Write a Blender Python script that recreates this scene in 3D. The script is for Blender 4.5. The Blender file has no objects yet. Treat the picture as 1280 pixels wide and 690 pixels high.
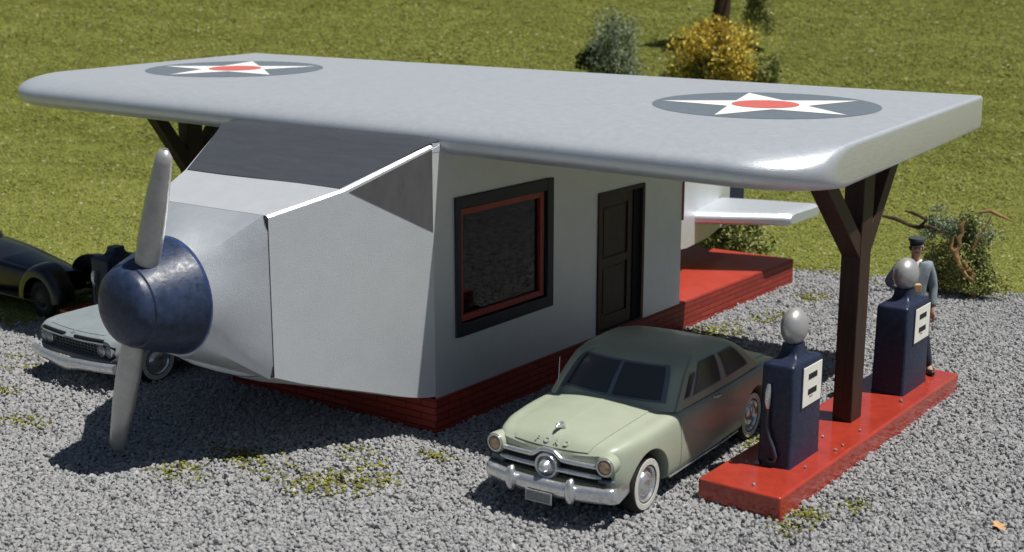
import bpy, bmesh, math, random
import numpy as np
from mathutils import Vector, Matrix, Euler
random.seed(7); RNG = np.random.default_rng(7)
PI = math.pi
S = 0.6487            # scene units -> metres (applied to everything at the end)
K = 1.0 / S           # metres -> scene units
scene = bpy.context.scene
COL = scene.collection
XC = -3.03            # centre line of the aeroplane fuselage

# ------------------------------------------------------------------ helpers
class MB:
    """collects vertices and faces, build() links them as ONE mesh object"""
    def __init__(s, sc=1.0):
        s.v = []; s.f = []; s.m = []; s.sc = sc
    def add(s, vs, fs, mi=0):
        n = len(s.v)
        s.v += [tuple(float(c) * s.sc for c in v) for v in vs]
        for f in fs:
            s.f.append(tuple(i + n for i in f)); s.m.append(mi)
    def box(s, lo, hi, mi=0, M=None):
        x0, y0, z0 = lo; x1, y1, z1 = hi
        vs = [Vector(c) for c in ((x0,y0,z0),(x1,y0,z0),(x1,y1,z0),(x0,y1,z0),(x0,y0,z1),(x1,y0,z1),(x1,y1,z1),(x0,y1,z1))]
        if M is not None: vs = [M @ v for v in vs]
        s.add(vs, [(3,2,1,0),(4,5,6,7),(0,1,5,4),(1,2,6,5),(2,3,7,6),(3,0,4,7)], mi)
    def grid(s, P, closed_u=False, mi=0, flip=False):
        """P[i][j] points"""
        n, m = len(P), len(P[0]); vs = [p for r in P for p in r]; fs = []
        for i in range(n - 1):
            for j in range(m if closed_u else m - 1):
                a = i*m + j; b = i*m + (j+1) % m; c = (i+1)*m + (j+1) % m; d = (i+1)*m + j
                fs.append((d, c, b, a) if flip else (a, b, c, d))
        s.add(vs, fs, mi)
    def fan(s, ring, c=None, mi=0, flip=False):
        ring = [Vector(r) for r in ring]
        if c is None:
            c = sum(ring, Vector()) / len(ring)
        n = len(ring)
        s.add(ring + [c], [((j, n, (j+1) % n) if flip else (j, (j+1) % n, n)) for j in range(n)], mi)
    def tube(s, pts, rad, n=8, mi=0, caps=True, flat=1.0):
        pts = [Vector(q) for q in pts]
        if not hasattr(rad, '__len__'): rad = [rad] * len(pts)
        rings = []; up = None
        for i, q in enumerate(pts):
            t = (pts[min(i+1, len(pts)-1)] - pts[max(i-1, 0)]).normalized()
            if up is None:
                up = Vector((0,0,1)) if abs(t.z) < .9 else Vector((0,1,0))
            b = t.cross(up).normalized(); u2 = b.cross(t).normalized(); up = u2
            rings.append([q + b*(rad[i]*math.cos(2*PI*k/n)) + u2*(rad[i]*flat*math.sin(2*PI*k/n)) for k in range(n)])
        s.grid(rings, True, mi)
        if caps:
            s.fan(rings[0], mi=mi, flip=True); s.fan(rings[-1], mi=mi)
    def lathe(s, prof, M=None, n=32, mi=0, mats=None):
        """prof: (r, h) revolved about local z"""
        M = M or Matrix.Identity(4)
        rings = [[M @ Vector((r*math.cos(2*PI*k/n), r*math.sin(2*PI*k/n), h)) for k in range(n)] for r, h in prof]
        for i in range(len(rings)-1):
            s.grid(rings[i:i+2], True, mats[i] if mats else mi)
    def build(s, name, mat, parent=None, smooth=True, angle=35, bevel=0, seg=2):
        me = bpy.data.meshes.new(name)
        me.from_pydata(s.v, [], s.f)
        mats = mat if isinstance(mat, (list, tuple)) else [mat]
        for m in mats: me.materials.append(m)
        me.polygons.foreach_set('material_index', s.m)
        bm = bmesh.new(); bm.from_mesh(me)
        bmesh.ops.remove_doubles(bm, verts=bm.verts, dist=1e-5)
        bmesh.ops.recalc_face_normals(bm, faces=bm.faces)
        bm.to_mesh(me); bm.free()
        if smooth:
            me.polygons.foreach_set('use_smooth', [True]*len(me.polygons))
            me.set_sharp_from_angle(angle=math.radians(angle))
        o = bpy.data.objects.new(name, me); COL.objects.link(o)
        if parent: o.parent = parent
        if bevel:
            b = o.modifiers.new('edge', 'BEVEL'); b.width = bevel; b.segments = seg; b.limit_method = 'ANGLE'; b.angle_limit = math.radians(40)
            b.harden_normals = False
        return o

def empty(name, loc=(0,0,0), rz=0.0, label=None, cat=None, group=None):
    o = bpy.data.objects.new(name, None); COL.objects.link(o)
    o.location = loc; o.rotation_euler = (0, 0, rz); o.empty_display_size = .2
    tag(o, label, cat, group); return o
def tag(o, label=None, cat=None, group=None, kind=None):
    if label: o['label'] = label
    if cat: o['category'] = cat
    if group: o['group'] = group
    if kind: o['kind'] = kind
    return o
def copy_tree(o, parent=None):
    c = o.copy(); COL.objects.link(c)
    if parent: c.parent = parent
    for ch in list(o.children): copy_tree(ch, c)
    return c
def boolean(o, cutters):
    for c in cutters:
        m = o.modifiers.new('cut', 'BOOLEAN'); m.operation = 'DIFFERENCE'; m.solver = 'EXACT'; m.object = c
    bpy.context.view_layer.update()
    dg = bpy.context.evaluated_depsgraph_get()
    me = bpy.data.meshes.new_from_object(o.evaluated_get(dg)); me.name = o.name
    o.modifiers.clear(); o.data = me
    for c in cutters: bpy.data.objects.remove(c)
    me.polygons.foreach_set('use_smooth', [True]*len(me.polygons)); me.set_sharp_from_angle(angle=math.radians(35))
def spl(pts):
    """Catmull-Rom style cubic through (x, y...) knots"""
    xs = np.array([q[0] for q in pts], float); ys = np.array([q[1:] for q in pts], float)
    d = np.gradient(ys, xs, axis=0)
    def f(x):
        x = min(max(x, xs[0]), xs[-1]); i = min(max(int(np.searchsorted(xs, x)) - 1, 0), len(xs)-2)
        h = xs[i+1]-xs[i]; t = (x-xs[i])/h
        r = (2*t**3-3*t**2+1)*ys[i]+(t**3-2*t**2+t)*h*d[i]+(-2*t**3+3*t**2)*ys[i+1]+(t**3-t**2)*h*d[i+1]
        return float(r[0]) if len(r) == 1 else r
    return f

# ------------------------------------------------------------------ materials
def mat(name, col, rough=.5, metal=0.0, spec=.5, var=0.0, vscale=8.0, bump=0.0, bscale=60.0, col2=None, coat=0.0, rvar=0.0, stretch=(1,1,1), thresh=None, det=4):
    m = bpy.data.materials.new(name); m.use_nodes = True
    nt = m.node_tree; N = nt.nodes; L = nt.links
    b = N['Principled BSDF']
    b.inputs['Base Color'].default_value = (*col, 1); b.inputs['Roughness'].default_value = rough
    b.inputs['Metallic'].default_value = metal; b.inputs['Specular IOR Level'].default_value = spec
    b.inputs['Coat Weight'].default_value = coat; b.inputs['Coat Roughness'].default_value = .08
    tc = N.new('ShaderNodeTexCoord'); mp = N.new('ShaderNodeMapping'); mp.inputs['Scale'].default_value = stretch
    L.new(tc.outputs['Object'], mp.inputs['Vector'])
    if var or col2:
        n = N.new('ShaderNodeTexNoise'); n.inputs['Scale'].default_value = vscale; n.inputs['Detail'].default_value = det; n.inputs['Roughness'].default_value = .65
        L.new(mp.outputs['Vector'], n.inputs['Vector'])
        r = N.new('ShaderNodeValToRGB')
        c2 = col2 or tuple(max(0, c*(1-var)) for c in col); c1 = col if col2 else tuple(min(1, c*(1+var)) for c in col)
        lo, hi = thresh or (.32, .68)
        r.color_ramp.elements[0].position = lo; r.color_ramp.elements[0].color = (*c2, 1)
        r.color_ramp.elements[1].position = hi; r.color_ramp.elements[1].color = (*c1, 1)
        L.new(n.outputs['Fac'], r.inputs['Fac']); L.new(r.outputs['Color'], b.inputs['Base Color'])
    if rvar:
        n3 = N.new('ShaderNodeTexNoise'); n3.inputs['Scale'].default_value = vscale*1.7; n3.inputs['Detail'].default_value = 5
        L.new(mp.outputs['Vector'], n3.inputs['Vector'])
        mr = N.new('ShaderNodeMapRange'); mr.inputs['From Min'].default_value = .3; mr.inputs['From Max'].default_value = .7
        mr.inputs['To Min'].default_value = max(0, rough-rvar); mr.inputs['To Max'].default_value = min(1, rough+rvar)
        L.new(n3.outputs['Fac'], mr.inputs['Value']); L.new(mr.outputs['Result'], b.inputs['Roughness'])
    if bump:
        n2 = N.new('ShaderNodeTexNoise'); n2.inputs['Scale'].default_value = bscale; n2.inputs['Detail'].default_value = 3
        L.new(mp.outputs['Vector'], n2.inputs['Vector'])
        bp = N.new('ShaderNodeBump'); bp.inputs['Strength'].default_value = bump; bp.inputs['Distance'].default_value = .02
        L.new(n2.outputs['Fac'], bp.inputs['Height']); L.new(bp.outputs['Normal'], b.inputs['Normal'])
    return m

M = {}
M['silver']   = mat('silver paint', (.65,.69,.735), .38, .55, .5, var=.03, vscale=6, bump=.30, bscale=85, rvar=.03)
M['silver_w'] = mat('silver wall paint', (.67,.70,.735), .38, .42, .5, var=.03, vscale=3, bump=.24, bscale=85, rvar=.025)
M['silver_b'] = mat('brushed silver paint', (.66,.67,.68), .36, .6, .5, var=.10, vscale=30, bump=.22, bscale=24, stretch=(.25,.25,6))
M['greyglass']= mat('grey painted glazing', (.058,.064,.074), .42, .0, .5, var=.09, vscale=4, bump=.1, bscale=30, stretch=(.5,3,1))
M['greyside'] = mat('grey painted side glazing', (.10,.10,.105), .55, .0, .4, var=.15, vscale=6, stretch=(1,1,.3))
M['navy']     = mat('navy paint', (.014,.022,.052), .42, 0, .45, var=.35, vscale=14, bump=.10, bscale=26, rvar=.08)
M['spinblue'] = mat('worn blue paint', (.022,.037,.080), .44, 0, .45, var=.40, vscale=9, bump=.16, bscale=20, rvar=.1, det=7)
M['rimblue'] = mat('bare blue rim', (.035,.09,.30), .45, 0, .5, var=.4, vscale=12)
M['navydark'] = mat('dark navy trim', (.012,.016,.03), .45, 0, .4, var=.2, bump=.15, bscale=30)
M['red']      = mat('red gloss paint', (.37,.042,.024), .17, 0, .5, var=.14, vscale=3.5, bump=.012, bscale=5, coat=.3, rvar=.05)
M['redtrim']  = mat('red sash paint', (.30,.030,.020), .4, 0, .5, var=.12)
M['reddeck']  = mat('red platform paint', (.37,.042,.026), .42, 0, .4, var=.10, vscale=3, bump=.08, bscale=20)
M['brown']    = mat('dark brown stain', (.038,.020,.014), .5, 0, .35, var=.35, vscale=4, bump=.2, bscale=14, stretch=(6,6,.5))
M['doorbr']   = mat('dark brown door', (.045,.031,.021), .5, 0, .35, var=.25, vscale=5, bump=.12, bscale=20, stretch=(5,5,.6))
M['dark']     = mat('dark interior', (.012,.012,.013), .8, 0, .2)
M['chrome']   = mat('worn chrome', (.70,.71,.72), .24, .8, .5, var=.10, vscale=12, bump=.05, bscale=14, rvar=.06)
M['silvglobe']= mat('silver globe paint', (.50,.50,.49), .32, .5, .5, var=.10, vscale=8, bump=.12, bscale=20)
M['sage']     = mat('sage green paint', (.355,.395,.305), .38, 0, .5, var=.035, vscale=3, bump=.04, bscale=30, rvar=.06, coat=.15)
M['sagedark'] = mat('sage green roof paint', (.33,.37,.29), .36, 0, .5, var=.04, vscale=5, coat=.2)
M['blue']     = mat('pale blue paint', (.24,.275,.29), .38, 0, .5, var=.08, vscale=5, coat=.2)
M['black']    = mat('black paint', (.005,.006,.008), .3, 0, .5, var=.2, vscale=5, coat=.3)
M['rubber']   = mat('tyre rubber', (.015,.015,.015), .75, 0, .3, var=.2)
M['white']    = mat('white paint', (.78,.78,.76), .45, 0, .4, var=.04)
M['whitewall']= mat('whitewall', (.55,.54,.50), .6, 0, .3, var=.15, vscale=20)
M['carglass'] = mat('car glass', (.050,.050,.056), .20, 0, .6)
M['gasket']   = mat('window frame paint', (.15,.18,.22), .35, .2, .5)
M['amberglass']=mat('headlamp lens', (.42,.30,.20), .18, .35, .6, var=.35, vscale=25)
M['lens']     = mat('clear headlamp lens', (.35,.37,.38), .15, .4, .6)
M['grillebk'] = mat('grille recess', (.03,.034,.032), .5, .2, .4, var=.4, vscale=30)
M['taillens'] = mat('red lens', (.35,.01,.01), .2, 0, .5)
M['starwhite']= mat('decal white', (.82,.82,.80), .42, 0, .4, var=.03)
M['starblue'] = mat('decal grey blue', (.145,.172,.205), .45, .0, .4, var=.07, vscale=6)
M['starred']  = mat('decal red', (.62,.14,.12), .42, 0, .4, var=.05)
M['dial']     = mat('dial face', (.80,.79,.72), .4, 0, .4, var=.04)
M['ink']      = mat('black ink', (.015,.015,.015), .5, 0, .3)
M['plate']    = mat('licence plate', (.22,.24,.24), .4, .2, .4, var=.3, vscale=40)
M['skin']     = mat('skin', (.50,.29,.19), .5, 0, .4, var=.1, vscale=20)
M['cloth']    = mat('blue grey uniform', (.21,.25,.285), .8, 0, .2, var=.25, vscale=12)
M['trouser']  = mat('dark blue trousers', (.035,.045,.06), .8, 0, .2, var=.25, vscale=12)
M['shirt']    = mat('white shirt', (.7,.7,.68), .7, 0, .2)
M['cap']      = mat('dark cap', (.05,.06,.065), .6, 0, .3, var=.2)
M['shoe']     = mat('dark shoe', (.02,.018,.016), .4, 0, .4)
M['parcel']   = mat('tan cardboard', (.55,.33,.17), .7, 0, .2, var=.08)
M['letter']   = mat('painted chrome letters', (.50,.53,.46), .35, .3, .5)
M['hose']     = mat('blue black hose', (.06,.07,.10), .35, 0, .4)

def mat_brick():
    m = mat('red painted brick', (.40,.050,.030), .5, 0, .35)
    nt = m.node_tree; N = nt.nodes; L = nt.links; b = N['Principled BSDF']
    tc = N.new('ShaderNodeTexCoord'); sx = N.new('ShaderNodeSeparateXYZ'); L.new(tc.outputs['Object'], sx.inputs[0])
    ad = N.new('ShaderNodeMath'); ad.operation = 'ADD'; L.new(sx.outputs['X'], ad.inputs[0]); L.new(sx.outputs['Y'], ad.inputs[1])
    cb = N.new('ShaderNodeCombineXYZ'); L.new(ad.outputs[0], cb.inputs['X']); L.new(sx.outputs['Z'], cb.inputs['Y'])
    br = N.new('ShaderNodeTexBrick'); L.new(cb.outputs[0], br.inputs['Vector'])
    br.inputs['Scale'].default_value = 1.0; br.inputs['Brick Width'].default_value = .52; br.inputs['Row Height'].default_value = .094
    br.inputs['Mortar Size'].default_value = .012; br.inputs['Mortar Smooth'].default_value = .3
    br.inputs['Color1'].default_value = (.34,.040,.025,1); br.inputs['Color2'].default_value = (.26,.030,.020,1); br.inputs['Mortar'].default_value = (.14,.018,.013,1)
    L.new(br.outputs['Color'], b.inputs['Base Color'])
    inv = N.new('ShaderNodeMath'); inv.operation = 'SUBTRACT'; inv.inputs[0].default_value = 1; L.new(br.outputs['Fac'], inv.inputs[1])
    bp = N.new('ShaderNodeBump'); bp.inputs['Strength'].default_value = .9; bp.inputs['Distance'].default_value = .02
    L.new(inv.outputs[0], bp.inputs['Height']); L.new(bp.outputs['Normal'], b.inputs['Normal'])
    return m
M['brick'] = mat_brick()

def mat_glass():
    m = bpy.data.materials.new('shop window glass'); m.use_nodes = True
    nt = m.node_tree; N = nt.nodes; L = nt.links; N.remove(N['Principled BSDF'])
    out = N['Material Output']; mx = N.new('ShaderNodeMixShader'); t = N.new('ShaderNodeBsdfTransparent'); g = N.new('ShaderNodeBsdfGlossy')
    t.inputs['Color'].default_value = (.32,.33,.34,1); g.inputs['Roughness'].default_value = .03; g.inputs['Color'].default_value = (.9,.9,.9,1)
    fr = N.new('ShaderNodeFresnel'); fr.inputs['IOR'].default_value = 1.45
    L.new(fr.outputs[0], mx.inputs[0]); L.new(t.outputs[0], mx.inputs[1]); L.new(g.outputs[0], mx.inputs[2]); L.new(mx.outputs[0], out.inputs['Surface'])
    return m
M['glass'] = mat_glass()

def mat_island(name, stops, rough=.85, spec=.2):
    """colour picked per loose piece of the mesh"""
    m = bpy.data.materials.new(name); m.use_nodes = True
    nt = m.node_tree; N = nt.nodes; L = nt.links; b = N['Principled BSDF']
    b.inputs['Roughness'].default_value = rough; b.inputs['Specular IOR Level'].default_value = spec
    g = N.new('ShaderNodeNewGeometry'); r = N.new('ShaderNodeValToRGB')
    els = r.color_ramp.elements
    while len(els) < len(stops): els.new(.5)
    for e, (pz, c) in zip(els, stops): e.position = pz; e.color = (*c, 1)
    L.new(g.outputs['Random Per Island'], r.inputs['Fac']); L.new(r.outputs['Color'], b.inputs['Base Color'])
    return m
M['gravel'] = mat_island('ballast gravel', [(0,(.255,.259,.269)),(.3,(.288,.292,.300)),(.7,(.310,.313,.320)),(.97,(.34,.34,.342)),(1,(.42,.42,.41))], .9, .15)
M['grass']  = mat_island('turf', [(0,(.145,.165,.038)),(.3,(.172,.191,.045)),(.62,(.196,.212,.050)),(.92,(.225,.230,.062)),(.985,(.26,.24,.09)),(1,(.52,.50,.38))], .9, .1)
M['moss']   = mat_island('moss', [(0,(.11,.115,.02)),(.5,(.18,.18,.032)),(1,(.27,.26,.07))], .9, .1)
M['leafgrey'] = mat_island('grey green leaves', [(0,(.09,.12,.06)),(.4,(.17,.215,.13)),(.75,(.25,.30,.21)),(1,(.38,.43,.33))], .8, .2)
M['leafgold'] = mat_island('golden leaves', [(0,(.13,.11,.018)),(.3,(.40,.28,.035)),(.65,(.68,.50,.05)),(1,(.82,.68,.18))], .7, .25)
M['leafgreen']= mat_island('green leaves', [(0,(.11,.13,.035)),(.4,(.20,.225,.065)),(.8,(.29,.31,.11)),(1,(.40,.41,.18))], .8, .2)
M['leafdark'] = mat_island('dark green leaves', [(0,(.012,.02,.008)),(.5,(.035,.05,.018)),(1,(.08,.10,.04))], .8, .2)
M['bark']   = mat('bark', (.055,.038,.022), .85, 0, .2, var=.4, vscale=9, bump=.5, bscale=12)
M['dryroot']= mat('dry root', (.30,.185,.075), .75, 0, .25, var=.35, vscale=8, bump=.5, bscale=14)

def mat_ground():
    m = bpy.data.materials.new('ground'); m.use_nodes = True
    nt = m.node_tree; N = nt.nodes; L = nt.links; b = N['Principled BSDF']
    b.inputs['Roughness'].default_value = .95; b.inputs['Specular IOR Level'].default_value = .1
    at = N.new('ShaderNodeAttribute'); at.attribute_name = 'grassy'
    tc = N.new('ShaderNodeTexCoord')
    def ramp(scale, stops, det=6):
        n = N.new('ShaderNodeTexNoise'); n.inputs['Scale'].default_value = scale; n.inputs['Detail'].default_value = det; n.inputs['Roughness'].default_value = .75
        L.new(tc.outputs['Object'], n.inputs['Vector']); r = N.new('ShaderNodeValToRGB')
        while len(r.color_ramp.elements) < len(stops): r.color_ramp.elements.new(.5)
        for e, (q, c) in zip(r.color_ramp.elements, stops): e.position = q; e.color = (*c, 1)
        L.new(n.outputs['Fac'], r.inputs['Fac']); return n, r
    n1, r1 = ramp(9, [(.30,(.05,.05,.05)),(.55,(.14,.14,.14)),(.72,(.22,.22,.217))])
    n2, r2 = ramp(6, [(.30,(.125,.145,.032)),(.5,(.16,.178,.041)),(.7,(.195,.206,.050))], 8)
    n4, r4 = ramp(.16, [(.35,(.72,.78,.7)),(.65,(1.12,1.04,1.0))], 5)
    ml = N.new('ShaderNodeMix'); ml.data_type = 'RGBA'; ml.blend_type = 'MULTIPLY'; ml.inputs['Factor'].default_value = 1
    L.new(r2.outputs['Color'], ml.inputs['A']); L.new(r4.outputs['Color'], ml.inputs['B'])
    mx = N.new('ShaderNodeMix'); mx.data_type = 'RGBA'
    L.new(at.outputs['Fac'], mx.inputs['Factor']); L.new(r1.outputs['Color'], mx.inputs['A']); L.new(ml.outputs['Result'], mx.inputs['B'])
    L.new(mx.outputs['Result'], b.inputs['Base Color'])
    bp = N.new('ShaderNodeBump'); bp.inputs['Strength'].default_value = .6; bp.inputs['Distance'].default_value = .05
    L.new(n1.outputs['Fac'], bp.inputs['Height']); L.new(bp.outputs['Normal'], b.inputs['Normal'])
    return m
M['ground'] = mat_ground()

# ------------------------------------------------------------------ camera
CAM = np.array([16.411, -19.652, 9.095]); YAW = .63528; PITCH = -.221515; FPX = 1648.64
cd = bpy.data.cameras.new('camera'); cam = bpy.data.objects.new('camera', cd); COL.objects.link(cam)
cam.location = CAM; cam.rotation_euler = (PI/2 + PITCH, 0, YAW)
cd.sensor_width = 36; cd.lens = FPX/1280*36; cd.clip_start = .1; cd.clip_end = 6000
scene.camera = cam
cd.dof.use_dof = True; cd.dof.focus_distance = 27.5*S; cd.dof.aperture_fstop = .8
FW = np.array([-math.sin(YAW)*math.cos(PITCH), math.cos(YAW)*math.cos(PITCH), math.sin(PITCH)])
RT = np.array([math.cos(YAW), math.sin(YAW), 0.0]); UP = np.cross(RT, FW)
HD = np.array([-math.sin(YAW), math.cos(YAW)])        # horizontal view direction

# ------------------------------------------------------------------ ground
def fnoise(x, y, seed=0):
    """cheap smooth value noise, arrays in"""
    r = np.zeros_like(x)
    rg = np.random.default_rng(seed)
    for o in range(5):
        a = rg.uniform(0, 2*PI); k = .35 * 1.9**o; ph = rg.uniform(0, 9, 2)
        r += (np.sin(k*(x*np.cos(a)+y*np.sin(a))+ph[0]) * np.sin(k*(-x*np.sin(a)+y*np.cos(a))*1.13+ph[1])) / 1.5**o
    return r / 2.2
EDGE = [(-60,-30),(-30,-10),(-17.5,-2.2),(-14.5,-.2),(-13.9,6),(-9.5,15.5),(-4,18.2),(-.4,18.8),(2.5,19.4),(4.6,18.7),(6.2,19.7),(9,21.5),(16,26),(40,38),(70,40)]
EX = np.array([e[0] for e in EDGE]); EY = np.array([e[1] for e in EDGE])
def grass_side(x, y):
    """>0 on the grass, <0 on the gravel lot (roughly metres-like distance)"""
    # rotate so the boundary is a graph: s across the view, t along the view
    s_e = EX*RT[0] + EY*RT[1]; t_e = EX*HD[0] + EY*HD[1]
    o = np.argsort(s_e)
    s = x*RT[0] + y*RT[1]; t = x*HD[0] + y*HD[1]
    return t - np.interp(s, s_e[o], t_e[o]) + .45*fnoise(x*1.6, y*1.6, 3)
def height(x, y):
    d = (x-CAM[0])*HD[0] + (y-CAM[1])*HD[1]
    t = np.clip((d-44)/14, 0, 1)
    h = .235*np.where(d < 58, 7*t*t, d-58+7)
    top = .235*(130-51)
    far = np.clip((d-110)/50, 0, 1); far = far*far*(3-2*far)
    h = h*(1-far) + top*far
    return h + (.5*fnoise(x*.25, y*.25, 5) + .12*fnoise(x, y, 6))*np.clip((d-44)/12, 0, 1)
def make_ground():
    ds = np.concatenate([[-900,-300,-100,-40], np.arange(-10, 46, .5), np.arange(46, 120, 1.0), np.arange(120, 180, 5), [200,260,350,500,800,1500,3000]])
    ss = np.concatenate([[-3000,-1500,-700,-300,-150,-90,-70], np.arange(-60, 60, .6), [60,70,90,150,300,700,1500,3000]])
    D, Sg = np.meshgrid(ds, ss, indexing='ij')
    X = CAM[0] + D*HD[0] + Sg*RT[0]; Y = CAM[1] + D*HD[1] + Sg*RT[1]
    Z = height(X, Y)
    n, m = D.shape
    vs = np.stack([X, Y, Z], -1).reshape(-1, 3)
    idx = np.arange(n*m).reshape(n, m)
    fs = np.stack([idx[:-1,:-1], idx[:-1,1:], idx[1:,1:], idx[1:,:-1]], -1).reshape(-1, 4)
    me = bpy.data.meshes.new('ground'); me.from_pydata(vs.tolist(), [], fs[:, ::-1].tolist() if False else fs.tolist())
    bm = bmesh.new(); bm.from_mesh(me); bmesh.ops.recalc_face_normals(bm, faces=bm.faces)
    if sum(f.normal.z for f in bm.faces) < 0: bmesh.ops.reverse_faces(bm, faces=bm.faces)
    bm.to_mesh(me); bm.free()
    a = me.attributes.new('grassy', 'FLOAT', 'POINT')
    g = np.clip(grass_side(X, Y)*2.0 + .5, 0, 1).reshape(-1)
    a.data.foreach_set('value', g.astype(np.float32))
    me.materials.append(M['ground']); me.polygons.foreach_set('use_smooth', [True]*len(me.polygons))
    o = bpy.data.objects.new('ground', me); COL.objects.link(o); tag(o, kind='structure')
make_ground()

def in_view(P, mx=430, my=200):
    d = P - CAM; z = d @ FW
    u = 640 + FPX*(d @ RT)/z; v = 345 - FPX*(d @ UP)/z
    return (z > 1) & (u > -mx) & (u < 1280+mx) & (v > -my) & (v < 690+my)

ICO_V = None
def ico():
    t = (1+5**.5)/2
    v = np.array([(-1,t,0),(1,t,0),(-1,-t,0),(1,-t,0),(0,-1,t),(0,1,t),(0,-1,-t),(0,1,-t),(t,0,-1),(t,0,1),(-t,0,-1),(-t,0,1)], float)
    v /= np.linalg.norm(v[0])
    f = np.array([(0,11,5),(0,5,1),(0,1,7),(0,7,10),(0,10,11),(1,5,9),(5,11,4),(11,10,2),(10,7,6),(7,1,8),(3,9,4),(3,4,2),(3,2,6),(3,6,8),(3,8,9),(4,9,5),(2,4,11),(6,2,10),(8,6,7),(9,8,1)])
    return v, f
def rand_rot(n):
    q = RNG.normal(size=(n,4)); q /= np.linalg.norm(q, axis=1)[:,None]
    w,x,y,z = q.T
    return np.stack([np.stack([1-2*(y*y+z*z),2*(x*y-z*w),2*(x*z+y*w)],-1),np.stack([2*(x*y+z*w),1-2*(x*x+z*z),2*(y*z-x*w)],-1),np.stack([2*(x*z-y*w),2*(y*z+x*w),1-2*(x*x+y*y)],-1)],1)
def mass(name, V, Fc, material, kind='stuff', parent=None, smooth=False):
    """V: (n,k,3) vertices of n pieces, Fc: (f,3|4) faces of one piece"""
    n, k, _ = V.shape; nf, fk = Fc.shape
    me = bpy.data.meshes.new(name)
    me.vertices.add(n*k); me.vertices.foreach_set('co', V.reshape(-1).astype(np.float32))
    fl = (Fc[None] + (np.arange(n)*k)[:,None,None]).reshape(-1).astype(np.int32)
    me.loops.add(len(fl)); me.loops.foreach_set('vertex_index', fl)
    me.polygons.add(n*nf); me.polygons.foreach_set('loop_start', (np.arange(n*nf)*fk).astype(np.int32))
    if smooth: me.polygons.foreach_set('use_smooth', [True]*(n*nf))
    else: me.polygons.foreach_set('use_smooth', [False]*(n*nf))
    me.update(calc_edges=True); me.validate()
    me.materials.append(material)
    o = bpy.data.objects.new(name, me); COL.objects.link(o)
    if parent: o.parent = parent
    if kind: o['kind'] = kind
    return o

def moss_amt(x, y):
    """where yellow-green moss shows through the gravel"""
    spots = [(-1.6,-3.3,1.5,.8),(-.4,-2.0,1.2,.8),(.1,-3.2,1.1,.8),(-2.3,-4.6,.9,.6),(.9,-2.6,.6,.5),(-4.3,-1.2,.01,.01),(-9.9,-3.6,.9,.6),(.8,-1.0,.7,.4),(5.55,3.6,.3,2.2),(.9,10.6,.9,1.2),(1.6,12.6,.8,1.0),(7.9,.2,.5,.9),(8.4,1.6,.4,.7),(-11.5,-2.2,1.2,.6),(-7.4,-4.6,.8,.5),(-.2,19.2,2,.7),(3.2,18.6,2,.7),(1.2,15.5,.7,1.0)]
    a = np.zeros_like(x)
    for sx, sy, rx, ry in spots:
        a = np.maximum(a, np.exp(-((x-sx)/rx)**2 - ((y-sy)/ry)**2))
    return a * (.75 + .75*fnoise(x*3.5, y*3.5, 11))
IH_ = .446
def make_gravel():
    h = .066
    xs = np.arange(-24, 20, h); ys = np.arange(-14, 27, h)
    X, Y = np.meshgrid(xs, ys); X = X.reshape(-1); Y = Y.reshape(-1)
    X = X + RNG.uniform(-.5,.5,X.shape)*h; Y = Y + RNG.uniform(-.5,.5,Y.shape)*h
    P = np.stack([X, Y, 0*X], -1)
    g = grass_side(X, Y)
    k = in_view(P) & (g < .35*RNG.normal(size=X.shape)) 
    k &= ~((X > -5.9) & (X < -.15) & (Y > .2) & (Y < 16.9))
    k &= ~((X > 6.1) & (X < 7.5) & (Y > .2) & (Y < 9.1))
    k &= RNG.uniform(size=X.shape) > moss_amt(X, Y)*.75
    P = P[k]; n = len(P)
    v, f = ico()
    bases = np.array([v*(1+RNG.uniform(-.34,.34,(12,1))) for _ in range(24)])
    s = RNG.uniform(.032,.050,n)*(1+.5*(RNG.uniform(size=n) > .95))
    V = bases[RNG.integers(0,24,n)] * s[:,None,None] * RNG.uniform(.75,1.25,(n,1,3))
    V = np.einsum('nij,nkj->nki', rand_rot(n), V)
    P[:,2] = RNG.uniform(.0,.040,n) + .02*(RNG.uniform(size=n) > .95)
    # a second, sparse layer of stones riding on top
    V += P[:,None,:]
    m2 = RNG.uniform(size=n) < .10
    V2 = V[m2] + np.stack([RNG.uniform(-.04,.04,m2.sum()), RNG.uniform(-.04,.04,m2.sum()), RNG.uniform(.03,.06,m2.sum())], -1)[:,None,:]
    q = 14; up = np.stack([RNG.uniform(6.2,7.5,q), RNG.uniform(.3,9.0,q), np.full(q, IH_+.025)], -1)
    V3 = np.einsum('nij,nkj->nki', rand_rot(q), bases[RNG.integers(0,24,q)]*RNG.uniform(.022,.045,(q,1,1))) + up[:,None,:]
    mass('gravel', np.concatenate([V, V2, V3]), f, M['gravel'])
    print('stones', n + m2.sum())
make_gravel()
def crumbs(P, s, name, material, zs=.6):
    n = len(P)
    v = np.array([(1,0,0),(-1,0,0),(0,1,0),(0,-1,0),(0,0,1),(0,0,-1)], float)
    f = np.array([(0,2,4),(2,1,4),(1,3,4),(3,0,4),(2,0,5),(1,2,5),(3,1,5),(0,3,5)])
    V = v[None]*s[:,None,None]*RNG.uniform(.5,1.5,(n,6,1))
    V = np.einsum('nij,nkj->nki', rand_rot(n), V); V[:,:,2] *= zs
    mass(name, V + P[:,None,:], f, material)
def make_moss():
    n = 260000
    X = RNG.uniform(-14, 12, n); Y = RNG.uniform(-6, 20, n)
    k = (RNG.uniform(.30,1.25,n) < moss_amt(X, Y)) & in_view(np.stack([X,Y,0*X],-1))
    P = np.stack([X, Y, RNG.uniform(.01,.085,n)], -1)[k]
    crumbs(P, RNG.uniform(.022,.048,len(P)), 'moss', M['moss'])
make_moss()
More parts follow.
